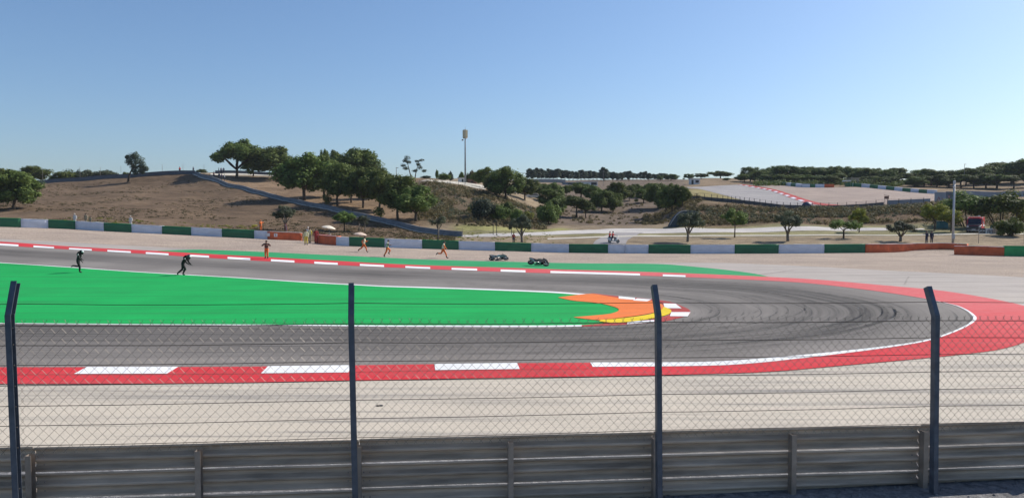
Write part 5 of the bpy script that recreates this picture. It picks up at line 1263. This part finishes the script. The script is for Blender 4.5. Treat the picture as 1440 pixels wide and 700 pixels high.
# ------------------------------------------------------------------ people
def P3(*a): return Vector(a)
def pose(nm):
    S = dict(pel=(0, 0, .94), wst=(.01, 0, 1.12), che=(.02, 0, 1.32), nek=(.02, 0, 1.48), hed=(.04, 0, 1.61), htp=(.04, 0, 1.70),
             ls=(.01, .19, 1.41), le=(-.03, .25, 1.14), lw=(.05, .25, .90), lh=(.08, .245, .82), rs=(.01, -.19, 1.41), re=(-.03, -.25, 1.14), rw=(.05, -.25, .90), rh=(.08, -.245, .82),
             lp=(0, .1, .88), lk=(.03, .11, .49), la=(0, .115, .09), lt=(.17, .13, .035), rp=(0, -.1, .88), rk=(.03, -.11, .49), ra=(0, -.115, .09), rt=(.17, -.13, .035))
    if nm == 'kick':    # rider 1: support leg under the body, other shin flung back
        S.update(pel=(0, 0, .92), wst=(.05, 0, 1.08), che=(.12, 0, 1.27), nek=(.19, 0, 1.43), hed=(.27, 0, 1.55), htp=(.31, 0, 1.63), ls=(.14, .19, 1.37), le=(-.02, .28, 1.13), lw=(.16, .26, .98), lh=(.24, .25, .95), rs=(.14, -.19, 1.37), re=(.26, -.27, 1.10), rw=(.40, -.23, .89), rh=(.46, -.22, .83),
                 lp=(-.02, .1, .86), lk=(.0, .12, .46), la=(-.46, .12, .54), lt=(-.60, .12, .42), rp=(.02, -.1, .86), rk=(.19, -.11, .48), ra=(.17, -.11, .09), rt=(.36, -.12, .035))
    elif nm == 'crouch':
        S.update(pel=(0, 0, .83), wst=(.08, 0, .96), che=(.2, 0, 1.10), nek=(.33, 0, 1.22), hed=(.44, 0, 1.31), htp=(.50, 0, 1.38), ls=(.26, .19, 1.17), le=(.30, .30, .92), lw=(.46, .27, .76), lh=(.53, .26, .72), rs=(.26, -.19, 1.17), re=(.36, -.28, .93), rw=(.54, -.24, .80), rh=(.61, -.23, .76),
                 lp=(-.02, .1, .78), lk=(-.06, .12, .42), la=(-.44, .12, .12), lt=(-.36, .13, .035), rp=(.02, -.1, .78), rk=(.24, -.11, .48), ra=(.05, -.11, .09), rt=(.22, -.12, .035))
    elif nm == 'stride':
        S.update(pel=(0, 0, .86), wst=(.03, 0, 1.02), che=(.07, 0, 1.21), nek=(.1, 0, 1.38), hed=(.14, 0, 1.50), htp=(.15, 0, 1.59), ls=(.08, .19, 1.31), le=(.2, .26, 1.06), lw=(.38, .2, 1.18), lh=(.45, .18, 1.22), rs=(.08, -.19, 1.31), re=(-.16, -.26, 1.12), rw=(-.02, -.26, .93), rh=(.05, -.26, .9),
                 lp=(-.03, .1, .8), lk=(-.22, .12, .45), la=(-.56, .12, .26), lt=(-.60, .13, .10), rp=(.03, -.1, .8), rk=(.27, -.11, .48), ra=(.33, -.11, .09), rt=(.51, -.12, .035))
    elif nm == 'lift':
        S.update(pel=(0, 0, .92), wst=(.03, 0, 1.08), che=(.06, 0, 1.27), nek=(.09, 0, 1.44), hed=(.13, 0, 1.56), htp=(.14, 0, 1.65), ls=(.07, .19, 1.37), le=(-.14, .27, 1.17), lw=(.0, .25, .98), lh=(.07, .24, .95), rs=(.07, -.19, 1.37), re=(.15, -.27, 1.12), rw=(.36, -.2, 1.17), rh=(.43, -.18, 1.2),
                 lp=(0, .1, .86), lk=(.32, .12, .66), la=(.12, .12, .36), lt=(.27, .13, .28), rp=(0, -.1, .86), rk=(-.10, -.11, .48), ra=(-.33, -.11, .10), rt=(-.17, -.12, .03))
    elif nm == 'fling':
        S.update(pel=(0, 0, .88), wst=(.04, 0, 1.04), che=(.07, 0, 1.23), nek=(.1, 0, 1.40), hed=(.14, 0, 1.52), htp=(.15, 0, 1.61), ls=(.08, .19, 1.33), le=(-.1, .28, 1.13), lw=(.08, .26, 1.0), lh=(.15, .25, .98), rs=(.08, -.19, 1.33), re=(.18, -.28, 1.09), rw=(.34, -.24, .93), rh=(.4, -.23, .9),
                 lp=(-.03, .1, .82), lk=(-.16, .12, .46), la=(-.58, .12, .50), lt=(-.66, .12, .34), rp=(.03, -.1, .82), rk=(.27, -.11, .5), ra=(.36, -.11, .09), rt=(.54, -.12, .035))
    elif nm == 'elbows':  # both hands held up at the chest
        S.update(ls=(.01, .2, 1.41), le=(.1, .42, 1.22), lw=(.22, .2, 1.3), lh=(.25, .12, 1.33), rs=(.01, -.2, 1.41), re=(.1, -.42, 1.22), rw=(.22, -.2, 1.28), rh=(.25, -.12, 1.3), lk=(.12, .11, .49), la=(.02, .115, .09), lt=(.2, .13, .035))
    elif nm == 'point':
        S.update(re=(.05, -.42, 1.3), rw=(.1, -.6, 1.38), rh=(.12, -.68, 1.40))
    elif nm == 'sit':
        S.update(pel=(0, 0, .55), wst=(.03, 0, .72), che=(.05, 0, .92), nek=(.07, 0, 1.08), hed=(.1, 0, 1.21), htp=(.1, 0, 1.3), ls=(.05, .19, 1.01), le=(.15, .27, .78), lw=(.38, .24, .8), lh=(.46, .23, .82), rs=(.05, -.19, 1.01), re=(.15, -.27, .78), rw=(.38, -.24, .8), rh=(.46, -.23, .82),
                 lp=(.02, .1, .5), lk=(.42, .17, .5), la=(.36, .17, .1), lt=(.53, .18, .06), rp=(.02, -.1, .5), rk=(.42, -.17, .5), ra=(.36, -.17, .1), rt=(.53, -.18, .06))
    return S
RAD = dict(pel=.165, wst=.145, che=.175, nek=.07, hed=.098, htp=.085, ls=.09, le=.062, lw=.043, lh=.04, rs=.09, re=.062, rw=.043, rh=.04, lp=.12, lk=.083, la=.06, lt=.046, rp=.12, rk=.083, ra=.06, rt=.046)
EDG = [('pel', 'wst'), ('wst', 'che'), ('che', 'nek'), ('nek', 'hed'), ('hed', 'htp'), ('che', 'ls'), ('ls', 'le'), ('le', 'lw'), ('lw', 'lh'), ('che', 'rs'), ('rs', 're'), ('re', 'rw'), ('rw', 'rh'), ('pel', 'lp'), ('lp', 'lk'), ('lk', 'la'), ('la', 'lt'), ('pel', 'rp'), ('rp', 'rk'), ('rk', 'ra'), ('ra', 'rt')]
BODY = {}
def body(nm):
    if nm in BODY: return BODY[nm]
    S = pose(nm); keys = list(S); vs = [S[k] for k in keys]
    es = [(keys.index(a), keys.index(b)) for a, b in EDG]
    me = bpy.data.meshes.new('tmp'); me.from_pydata(vs, es, []); o = bpy.data.objects.new('tmp', me); COL.objects.link(o)
    sk = o.modifiers.new('s', 'SKIN'); sk.use_smooth_shade = True; sk.branch_smoothing = .3
    d = me.skin_vertices[0].data if me.skin_vertices else None
    if d is None:
        bpy.context.view_layer.objects.active = o; d = me.skin_vertices[0].data
    for i, k in enumerate(keys):
        d[i].radius = (RAD[k], RAD[k]); d[i].use_root = (k == 'pel')
    ss = o.modifiers.new('u', 'SUBSURF'); ss.levels = 1; ss.render_levels = 1
    dg = bpy.context.evaluated_depsgraph_get(); ev = o.evaluated_get(dg)
    m2 = bpy.data.meshes.new_from_object(ev)
    V = [tuple(v.co) for v in m2.vertices]; Fc = [tuple(p.vertices) for p in m2.polygons]
    bpy.data.objects.remove(o); bpy.data.meshes.remove(me); bpy.data.meshes.remove(m2)
    BODY[nm] = (V, Fc, S); return BODY[nm]
def seg_region(c, S):
    best = None; bd = 9
    for a, b in EDG:
        A = Vector(S[a]); B = Vector(S[b]); d = B - A; t = max(0, min(1, (c - A).dot(d) / max(d.length_squared, 1e-9)))
        dist = (c - A - d * t).length - (RAD[a] * (1 - t) + RAD[b] * t)
        if dist < bd: bd = dist; best = (a, b, t)
    return best
def region_index(r):
    a, b, t = r
    if b in ('hed', 'htp') and not (a == 'nek' and t < .2): return 2      # skin head
    if b in ('lh', 'rh'): return 2
    if b in ('lt', 'rt') or (b in ('la', 'ra') and t > .7): return 3     # boots
    if b in ('lk', 'rk', 'la', 'ra', 'lp', 'rp') or (a == 'pel' and t < .35): return 1    # trousers
    return 0
def person(label, p, rz, pos, top, trousers, scale=1., head='hair', vest=None, gloves=None, group=None, skin=None, helmm=None, detail=True, boots=None):
    V, Fc, S = body(pos)
    t = thing('person', label, 'person', p, rz, group); t.scale = (scale,) * 3
    mb = MB(); mi = []
    cs = []
    for f in Fc:
        c = sum((Vector(V[i]) for i in f), Vector()) / len(f); r = seg_region(c, S); cs.append(r); mi.append(region_index(r))
    mb.v = list(V); mb.f = list(Fc); mb.mi = mi
    hd = Vector(S['hed']); ht = Vector(S['htp']); hup = (ht - Vector(S['nek'])).normalized(); fw = Vector((0, 1, 0)).cross(hup).normalized()
    if fw.x < 0: fw = -fw
    if detail:
        for s in ('l', 'r'):   # five fingers, rooted in the palm, half curled
            w = Vector(S[s + 'w']); h = Vector(S[s + 'h']); d = (h - w).normalized(); sd = Vector((0, 1, 0)) if abs(d.y) < .8 else Vector((1, 0, 0)); sd = (sd - d * sd.dot(d)).normalized(); dn = d.cross(sd)
            if dn.z > 0: dn = -dn
            for k, L in enumerate((.075, .085, .08, .062)):
                b0 = h + sd * (-.027 + .018 * k) ; mb.tube([b0, b0 + d * L * .5 + dn * .006, b0 + d * L * .8 + dn * .03, b0 + d * L * .85 + dn * .05], [.0105, .01, .009, .007], 5, 2)
            b0 = w.lerp(h, .5); sg = -1 if s == 'l' else 1
            mb.tube([b0, b0 + sd * sg * .04 + d * .03, b0 + sd * sg * .05 + d * .07], [.014, .012, .009], 5, 2)
        mb.tube([hd + fw * .085 + hup * .02, hd + fw * .118 - hup * .02, hd + fw * .09 - hup * .03], [.01, .016, .01], 5, 2)
        for s in (-1, 1):
            e = hd + fw * .092 + Vector((0, s * .034, 0)) + hup * .022; mb.sphere(e, .011, 4, 6, 4)
            mb.sphere(hd + Vector((0, s * .095, 0)), (.024, .012, .034), 2, 6, 4)
        mb.sphere(hd + fw * .088 - hup * .055, (.012, .024, .006), 4, 6, 4)
    mats = [top, trousers, gloves or skin or M['skin'], boots or M['boot'], M['hair']]
    if gloves: # head keeps its own skin under the helmet
        pass
    mb.build('body', mats, t, True, False)
    if vest is not None:
        bm = bmesh.new(); sel = [f for f, r in zip(Fc, cs) if (r[0] in ('wst', 'che') and r[1] in ('che', 'nek', 'ls', 'rs') and not (r[1] == 'nek' and r[2] > .6)) or (r[0] == 'pel' and r[1] == 'wst' and r[2] > .45)]
        used = {}; 
        for f in sel:
            for i in f:
                if i not in used: used[i] = bm.verts.new(V[i])
        for f in sel: bm.faces.new([used[i] for i in f])
        bm.normal_update()
        nrm = {v: v.normal.copy() for v in bm.verts}
        for v in bm.verts: v.co += nrm[v] * .018
        vm = MB(); vm.bm(bm); vm.build('vest', vest, t, True, False)
    if head == 'hair':
        mb = MB(); mb.sphere(hd + hup * .045 - fw * .015, (.108, .105, .09), 0, 12, 8); mb.build('hair', M['hair'], t, True)
    elif head == 'cap':
        mb = MB(); mb.sphere(hd + hup * .06, (.108, .106, .075), 0, 12, 8); mb.box(hd + hup * .055 + fw * .12, (.1, .14, .012)); mb.build('cap', top, t, True)
    elif head == 'hat':
        mb = MB(); mb.sphere(hd + hup * .06, (.108, .106, .08), 0, 12, 8); mb.tube([hd + hup * .05, hd + hup * .065], [.2, .2], 14); mb.build('hat', M['hair'], t, True)
    elif head == 'helmet':
        mb = MB(); R = Matrix((fw, Vector((0, 1, 0)), hup)).transposed()
        mb.sphere(hd + hup * .02, (.15, .125, .145), 0, 18, 12, R); mb.tube([hd + fw * .1 - hup * .08 + Vector((0, -.09, 0)), hd + fw * .165 - hup * .085, hd + fw * .1 - hup * .08 + Vector((0, .09, 0))], [.045, .05, .045], 8)
        he = mb.build('helmet', helmm or M['suit'], t, True)
        mb = MB(); mb.sphere(hd + hup * .015 + fw * .045, (.132, .118, .07), 0, 14, 8, R); mb.build('visor', M['visor'], he, True)
        mb = MB(); mb.sphere(hd + hup * .085 + fw * .055, (.10, .112, .075), 0, 14, 8, R); mb.build('shell_stripe', M['helm'], he, True)
        c = Vector(S['che']); n_ = Vector(S['nek']); bk = -fw
        mb = MB(); mb.sphere(c.lerp(n_, .65) + bk * .15, (.09, .1, .17), 0, 12, 8, R); mb.build('back_hump', M['suit'], t, True)
        for s in (-1, 1):
            k = Vector(S['lk' if s > 0 else 'rk']); mb = MB(); mb.sphere(k + fw * .06, (.035, .05, .07), 0, 10, 6); mb.build('knee_slider', M['suitg'], t, True)
            a = Vector(S['ls' if s > 0 else 'rs']); mb = MB(); mb.sphere(a + Vector((.02, s * .045, -.03)), (.04, .035, .10), 0, 10, 6); mb.build('shoulder_panel', M['cwhite'], t, True)
    return t
def feet(px, py, pos):
    V, Fc, S = body(pos); return un(px, py)
person('rider in black leathers running with one leg kicked back on the green infield edge', un(110, 383.5), 0, 'kick', M['suit'], M['suit'], 1.06, 'helmet', None, M['boot'])
person('rider in black leathers crouched low while running beside the track edge', un(257, 387), 0, 'crouch', M['suit'], M['suit'], 1.1, 'helmet', None, M['boot'], helmm=M['helmd'])
person('marshal in orange standing on the far kerb with raised elbows', un(375, 364), -1.57, 'elbows', M['mord'], M['mor'], 1.04, 'hair', None, None)
person('marshal in orange running with a long stride in front of the green barrier panel', un(511.5, 354.6), 0, 'stride', M['mor'], M['mor'], 1.08, 'hair', M['vestm'])
person('marshal in orange running with one knee lifted near a white barrier panel', un(544.5, 361.2), .15, 'lift', M['mord'], M['mor'], 1.06, 'hair', M['vestm'])
person('marshal in pale orange running with one foot flung back toward the fallen bikes', un(623, 363.2), .1, 'fling', M['mor'], M['mor'], 1.08, 'hair', M['vestm'])
YB = 'marshals standing at the barrier opening'
person('marshal in pale yellow standing in the barrier opening', un(430.5, 344.6), -1.4, 'stand', M['myell'], M['myel'], 1.08, 'hair', M['myell'], group=YB)
person('marshal in mustard yellow standing behind the pale yellow one', un(436.3, 341.5), -2.2, 'stand', M['myel'], M['ckhaki'], 1.1, 'hair', M['myell'], group=YB)
person('person in dark red standing against the orange block', un(444.6, 342.5), -1.3, 'stand', M['cred'], M['cred'], 1.08, 'hair', group=YB)
person('person in white with a grey cap seen between the two yellow marshals', un(433.5, 340), -1.57, 'stand', M['cwhite'], M['ckhaki'], 1.12, 'cap', group=YB)
person('marshal in orange behind the left barrier holding a yellow flag', un(367, 325.2), 2.6, 'point', M['mor'], M['mor'], 1., 'cap')
p = un(359.5, 325.0); t = thing('flag', 'rolled yellow flag behind the last white panel of the left barrier', 'flag', p)
mb = MB(); mb.tube([(-.4, 0, .75), (.9, 0, .95)], .03, 6); mb.build('pole', M['ltgrey'], t); mb = MB(); mb.tube([(-.55, 0, .75), (-.2, 0, .8), (.3, 0, .87)], [.2, .22, .09], 8); mb.build('cloth', M['myel'], t, True)
GB = 'marshals behind the left tyre barrier'
for px, yb_, lab, tp, hd in ((105.5, 315.8, 'figure in white behind the barrier, alone left of the khaki pair', M['cwhite'], 'cap'), (121, 315.6, 'standing khaki figure of the pair behind the left barrier', M['ckhaki'], 'hat'), (127.5, 317.5, 'low khaki figure right of the standing one behind the left barrier', M['ckhaki'], 'hat'), (184, 319, 'figure in white alone on the slope behind the left barrier', M['cwhite'], 'cap')):
    person(lab, un(px, yb_), -1.57, 'stand', tp, M['ckhaki'] if tp is not M['cwhite'] else M['cwhite'], .92 if px != 127.5 else .8, hd, group=GB)
GP = 'spectators on the ridge'
for px, Y, lab, tp in ((254.5, 222, 'spectator in dark red at the top of the ridge wall', M['cred']), (273.5, 222.5, 'spectator in dark clothes at the corner of the ridge walls', M['cblue']), (309, 240, 'left spectator of the three behind the short ridge wall', M['cblue']), (312.5, 240, 'middle spectator of the three behind the short ridge wall', M['cpurp']), (316, 240.4, 'right tallest spectator of the three behind the short ridge wall', M['cblue']),
                       (302, 212, 'spectator in dark red walking above the concrete wall', M['cred']), (309.5, 209, 'spectator in blue beside the concrete wall', M['cblue']), (313, 208, 'spectator in mauve beside the concrete wall', M['cpurp']), (317, 207, 'lowest spectator on the path beside the concrete wall', M['cwhite'])):
    person(lab, at(px, Y), random.uniform(-3, 3), 'stand', tp, M['cblue'], 1.08, 'hair', group=GP, detail=False)
person('figure in dark uniform with an arm raised behind the orange barrier', un(1303, 342), -2.8, 'point', M['cblue'], M['cblue'], .98, 'hat')
person('figure in dark uniform standing right of the one with a raised arm', un(1310, 342), -1.57, 'stand', M['cblue'], M['cblue'], .98, 'hat')
person('person in dark red behind the green barrier panel near the grey olive tree', un(722.3, 342), -1.57, 'stand', M['cred'], M['cblue'], .82, 'hair')

# ------------------------------------------------------------------ motorcycles and scooter
def wheel(parent, x, z, r, w, name='wheel'):
    mb = MB(); mb.torus((x, 0, z), r - w * .5, w * .5, None, 0, 28, 10, 1.15); ty = mb.build(name, M['black'], parent, True)
    mb = MB(); mb.torus((x, 0, z), r - w * 1.02, .018, None, 0, 24, 6)
    for k in range(5):
        a = k * 2 * math.pi / 5; mb.tube([(x + math.cos(a) * .03, 0, z + math.sin(a) * .03), (x + math.cos(a) * (r - w), 0, z + math.sin(a) * (r - w))], .014, 5)
    mb.tube([(x, -.07, z), (x, .07, z)], .035, 10); mb.build('rim', M['chrome'], ty, True)
    mb = MB(); mb.tube([(x, .045, z), (x, .052, z)], .13, 18); mb.build('brake_disc', M['chrome'], ty)
def bike(label, p, rz, roll, pitch, fm, fm2):
    t = thing('motorcycle', label, 'motorcycle', p, rz, 'fallen racing motorcycles'); t.rotation_mode = 'QUATERNION'
    wheel(t, -.70, .31, .31, .19); wheel(t, .72, .30, .30, .13)
    mb = MB(); mb.prism([(.66, .58), (.78, .78), (.62, .98), (.35, .9), (.2, .62), (.12, .3), (-.35, .22), (-.38, .34), (.0, .44), (.1, .62), (.05, .8), (.3, 1.0), (.55, 1.04), (.85, .82)], .1) ; mb.v = []; mb.f = []; mb.mi = []
    for s in (-1, 1):
        mb.prism([(.80, .66), (.62, .98), (.30, .92), (.02, .74), (-.05, .52), (-.38, .42), (-.36, .30), (.2, .30), (.42, .38), (.5, .55)], .05, bev=.018, c=(0, s * .175, 0), R=Matrix.Rotation(-s * .12, 3, 'Z'))
    mb.prism([(.86, .70), (.66, 1.0), (.46, 1.02), (.5, .72)], .26, bev=.04)
    fa = mb.build('fairing', fm, t)
    mb = MB(); mb.prism([(.72, 1.0), (.45, 1.17), (.3, 1.06), (.45, .98)], .22, bev=.03); mb.build('windscreen', M['visor'], fa)
    mb = MB(); mb.sphere((.08, 0, .86), (.32, .17, .15), 0, 16, 10); mb.build('tank', fm2, t, True)
    mb = MB(); mb.prism([(-.2, .80), (-.25, .68), (-.6, .78), (-.95, .98), (-.92, 1.04), (-.55, .94)], .24, bev=.04); mb.build('tail', fm, t)
    mb = MB(); mb.prism([(-.16, .84), (-.2, .77), (-.58, .86), (-.58, .95)], .22, bev=.03); mb.build('seat', M['black'], t)
    mb = MB(); mb.box((.02, 0, .45), (.46, .34, .36), None, 0, .05); mb.build('engine', M['chrome'], t)
    mb = MB()
    for s in (-1, 1): mb.tube([(-.7, s * .13, .31), (-.1, s * .12, .42)], [.03, .045], 8)
    mb.build('swingarm', M['chrome'], t)
    for s in (-1, 1):
        mb = MB(); mb.tube([(.72, s * .1, .3), (.47, s * .1, .96)], [.03, .028], 8); mb.build('fork_leg', M['chrome'], t)
        mb = MB(); mb.tube([(.46, s * .1, .95), (.36, s * .33, .92)], .016, 8); mb.build('handlebar', M['black'], t)
        mb = MB(); mb.tube([(-.25, s * .15, .4), (-.33, s * .24, .38)], .014, 6); mb.build('footpeg', M['chrome'], t)
    mb = MB(); mb.tube([(.1, -.14, .25), (-.3, -.17, .28), (-.55, -.2, .5), (-.85, -.2, .68)], [.03, .035, .055, .05], 10); mb.build('exhaust', M['chrome'], t, True)
    mb = MB(); mb.prism([(.5, .5), (.62, .62), (.85, .62), (1.0, .48), (.85, .57), (.65, .57)], .15, bev=.01); mb.build('front_mudguard', fm2, t)
    # lay the machine on its side and rest it on the ground
    Q = Matrix.Rotation(rz, 3, 'Z') @ Matrix.Rotation(pitch, 3, 'Y') @ Matrix.Rotation(roll, 3, 'X')
    t.rotation_quaternion = Q.to_quaternion(); lo = 9
    for c in t.children:
        for v in c.data.vertices: lo = min(lo, (Q @ v.co).z)
    t.location = (p.x, p.y, p.z - lo + .02)
bike('fallen motorcycle with a white and teal tank lying flat on the gravel edge', un(701.5, 367.0), .05, -1.19, 0, M['fair'], M['fairw'])
bike('fallen black and green motorcycle lying on the green strip', un(756.5, 374.6), -.12, -1.10, .10, M['suit'], M['suitg'])
p = un(863, 341.5); t = thing('scooter', 'small pale scooter on the access road', 'scooter', p, -.5)
wheel(t, -.6, .25, .25, .13); wheel(t, .62, .25, .25, .12)
mb = MB(); mb.prism([(.55, .35), (.62, .9), (.5, .95), (.38, .4), (-.1, .3), (-.15, .65), (-.85, .72), (-.9, .5), (-.4, .28), (.3, .2)], .34, bev=.05); mb.build('body', M['whitew'], t)
mb = MB(); mb.box((-.45, 0, .76), (.75, .28, .1), None, 0, .03); mb.build('seat', M['black'], t)
mb = MB(); mb.tube([(.55, 0, .9), (.48, 0, 1.05)], .03, 6); mb.tube([(.44, -.32, 1.08), (.5, 0, 1.05), (.44, .32, 1.08)], .02, 6); mb.build('handlebar', M['black'], t)
Rr = Matrix.Rotation(-.5, 3, 'Z')
for k, (dx, lab) in enumerate(((-.2, 'rider in red driving the scooter on the access road'), (-.65, 'passenger in red sitting behind on the scooter'))):
    q = p + Rr @ Vector((dx, 0, .28)); person(lab, q, -.5, 'sit', M['cred'], M['cblue'], 1., 'hair')
tag(bpy.data.objects['scooter'], 'small pale scooter carrying two people in red', 'scooter')
# dark scrap lying on the near run-off
p = un(534, 571.3); mb = MB(); bm = bmesh.new(); bmesh.ops.create_icosphere(bm, subdivisions=2, radius=1)
for v in bm.verts: v.co = Vector((v.co.x * .09, v.co.y * .07, max(0, v.co.z) * .035)) * (1 + .3 * mnoise.noise(v.co * 2))
mb.bm(bm); o = mb.build('rubber_scrap', M['black']); o.location = (p.x, p.y, p.z + .017); tag(o, 'small dark scrap lying on the beige near run-off', 'debris')

# ------------------------------------------------------------------ thin summer haze
HAZE = .0001
if HAZE:
    mb = MB(); mb.box((0, 640, 50), (2600, 1600, 110)); hz = mb.build('haze', bpy.data.materials.new('haze_air')); hm = hz.data.materials[0]; hm.use_nodes = True
    hn = hm.node_tree; hn.nodes.remove(hn.nodes['Principled BSDF']); pv = hn.nodes.new('ShaderNodeVolumePrincipled'); pv.inputs['Color'].default_value = (.82, .9, 1., 1); pv.inputs['Density'].default_value = HAZE
    hn.links.new(pv.outputs[0], hn.nodes['Material Output'].inputs['Volume']); tag(hz, 'thin pale haze over the circuit and the far hills', 'haze', kind='stuff')

# ------------------------------------------------------------------ camera, light, sky
cam = bpy.data.cameras.new('camera'); co = bpy.data.objects.new('camera', cam); COL.objects.link(co)
cam.sensor_width = 36; cam.lens = 36 * F / 1440; cam.clip_start = .1; cam.clip_end = 20000
co.location = (0, 0, CZ); co.rotation_euler = (math.pi / 2 - PITCH, 0, 0); SC.camera = co
EL = math.radians(38); AZ = math.radians(59)       # azimuth clockwise from +Y
sv = Vector((math.cos(EL) * math.sin(AZ), math.cos(EL) * math.cos(AZ), math.sin(EL)))
sun = bpy.data.lights.new('sun', 'SUN'); sun.energy = 4.8; sun.angle = math.radians(.53); sun.color = (1., .94, .85)
sob = bpy.data.objects.new('sun', sun); COL.objects.link(sob); sob.rotation_euler = (-sv).to_track_quat('-Z', 'Y').to_euler()
w = bpy.data.worlds.new('World'); SC.world = w; w.use_nodes = True; nt = w.node_tree; bg = nt.nodes['Background']
sk = nt.nodes.new('ShaderNodeTexSky'); sk.sky_type = 'NISHITA'; sk.sun_disc = False; sk.sun_elevation = EL; sk.sun_rotation = AZ; sk.air_density = 1.; sk.dust_density = 1.1; sk.ozone_density = 6.; sk.altitude = 100
nt.links.new(mix(nt, 1., sk.outputs[0], (1.0, 1.02, 1.03), 'MULTIPLY'), bg.inputs['Color']); bg.inputs['Strength'].default_value = .108
SC.view_settings.view_transform = 'Standard'; SC.view_settings.look = 'None'; SC.view_settings.exposure = .25; SC.view_settings.gamma = 1
SC.render.engine = 'CYCLES'
try:
    SC.cycles.use_denoising = True; SC.cycles.max_bounces = 6; SC.cycles.transparent_max_bounces = 4
except Exception: pass
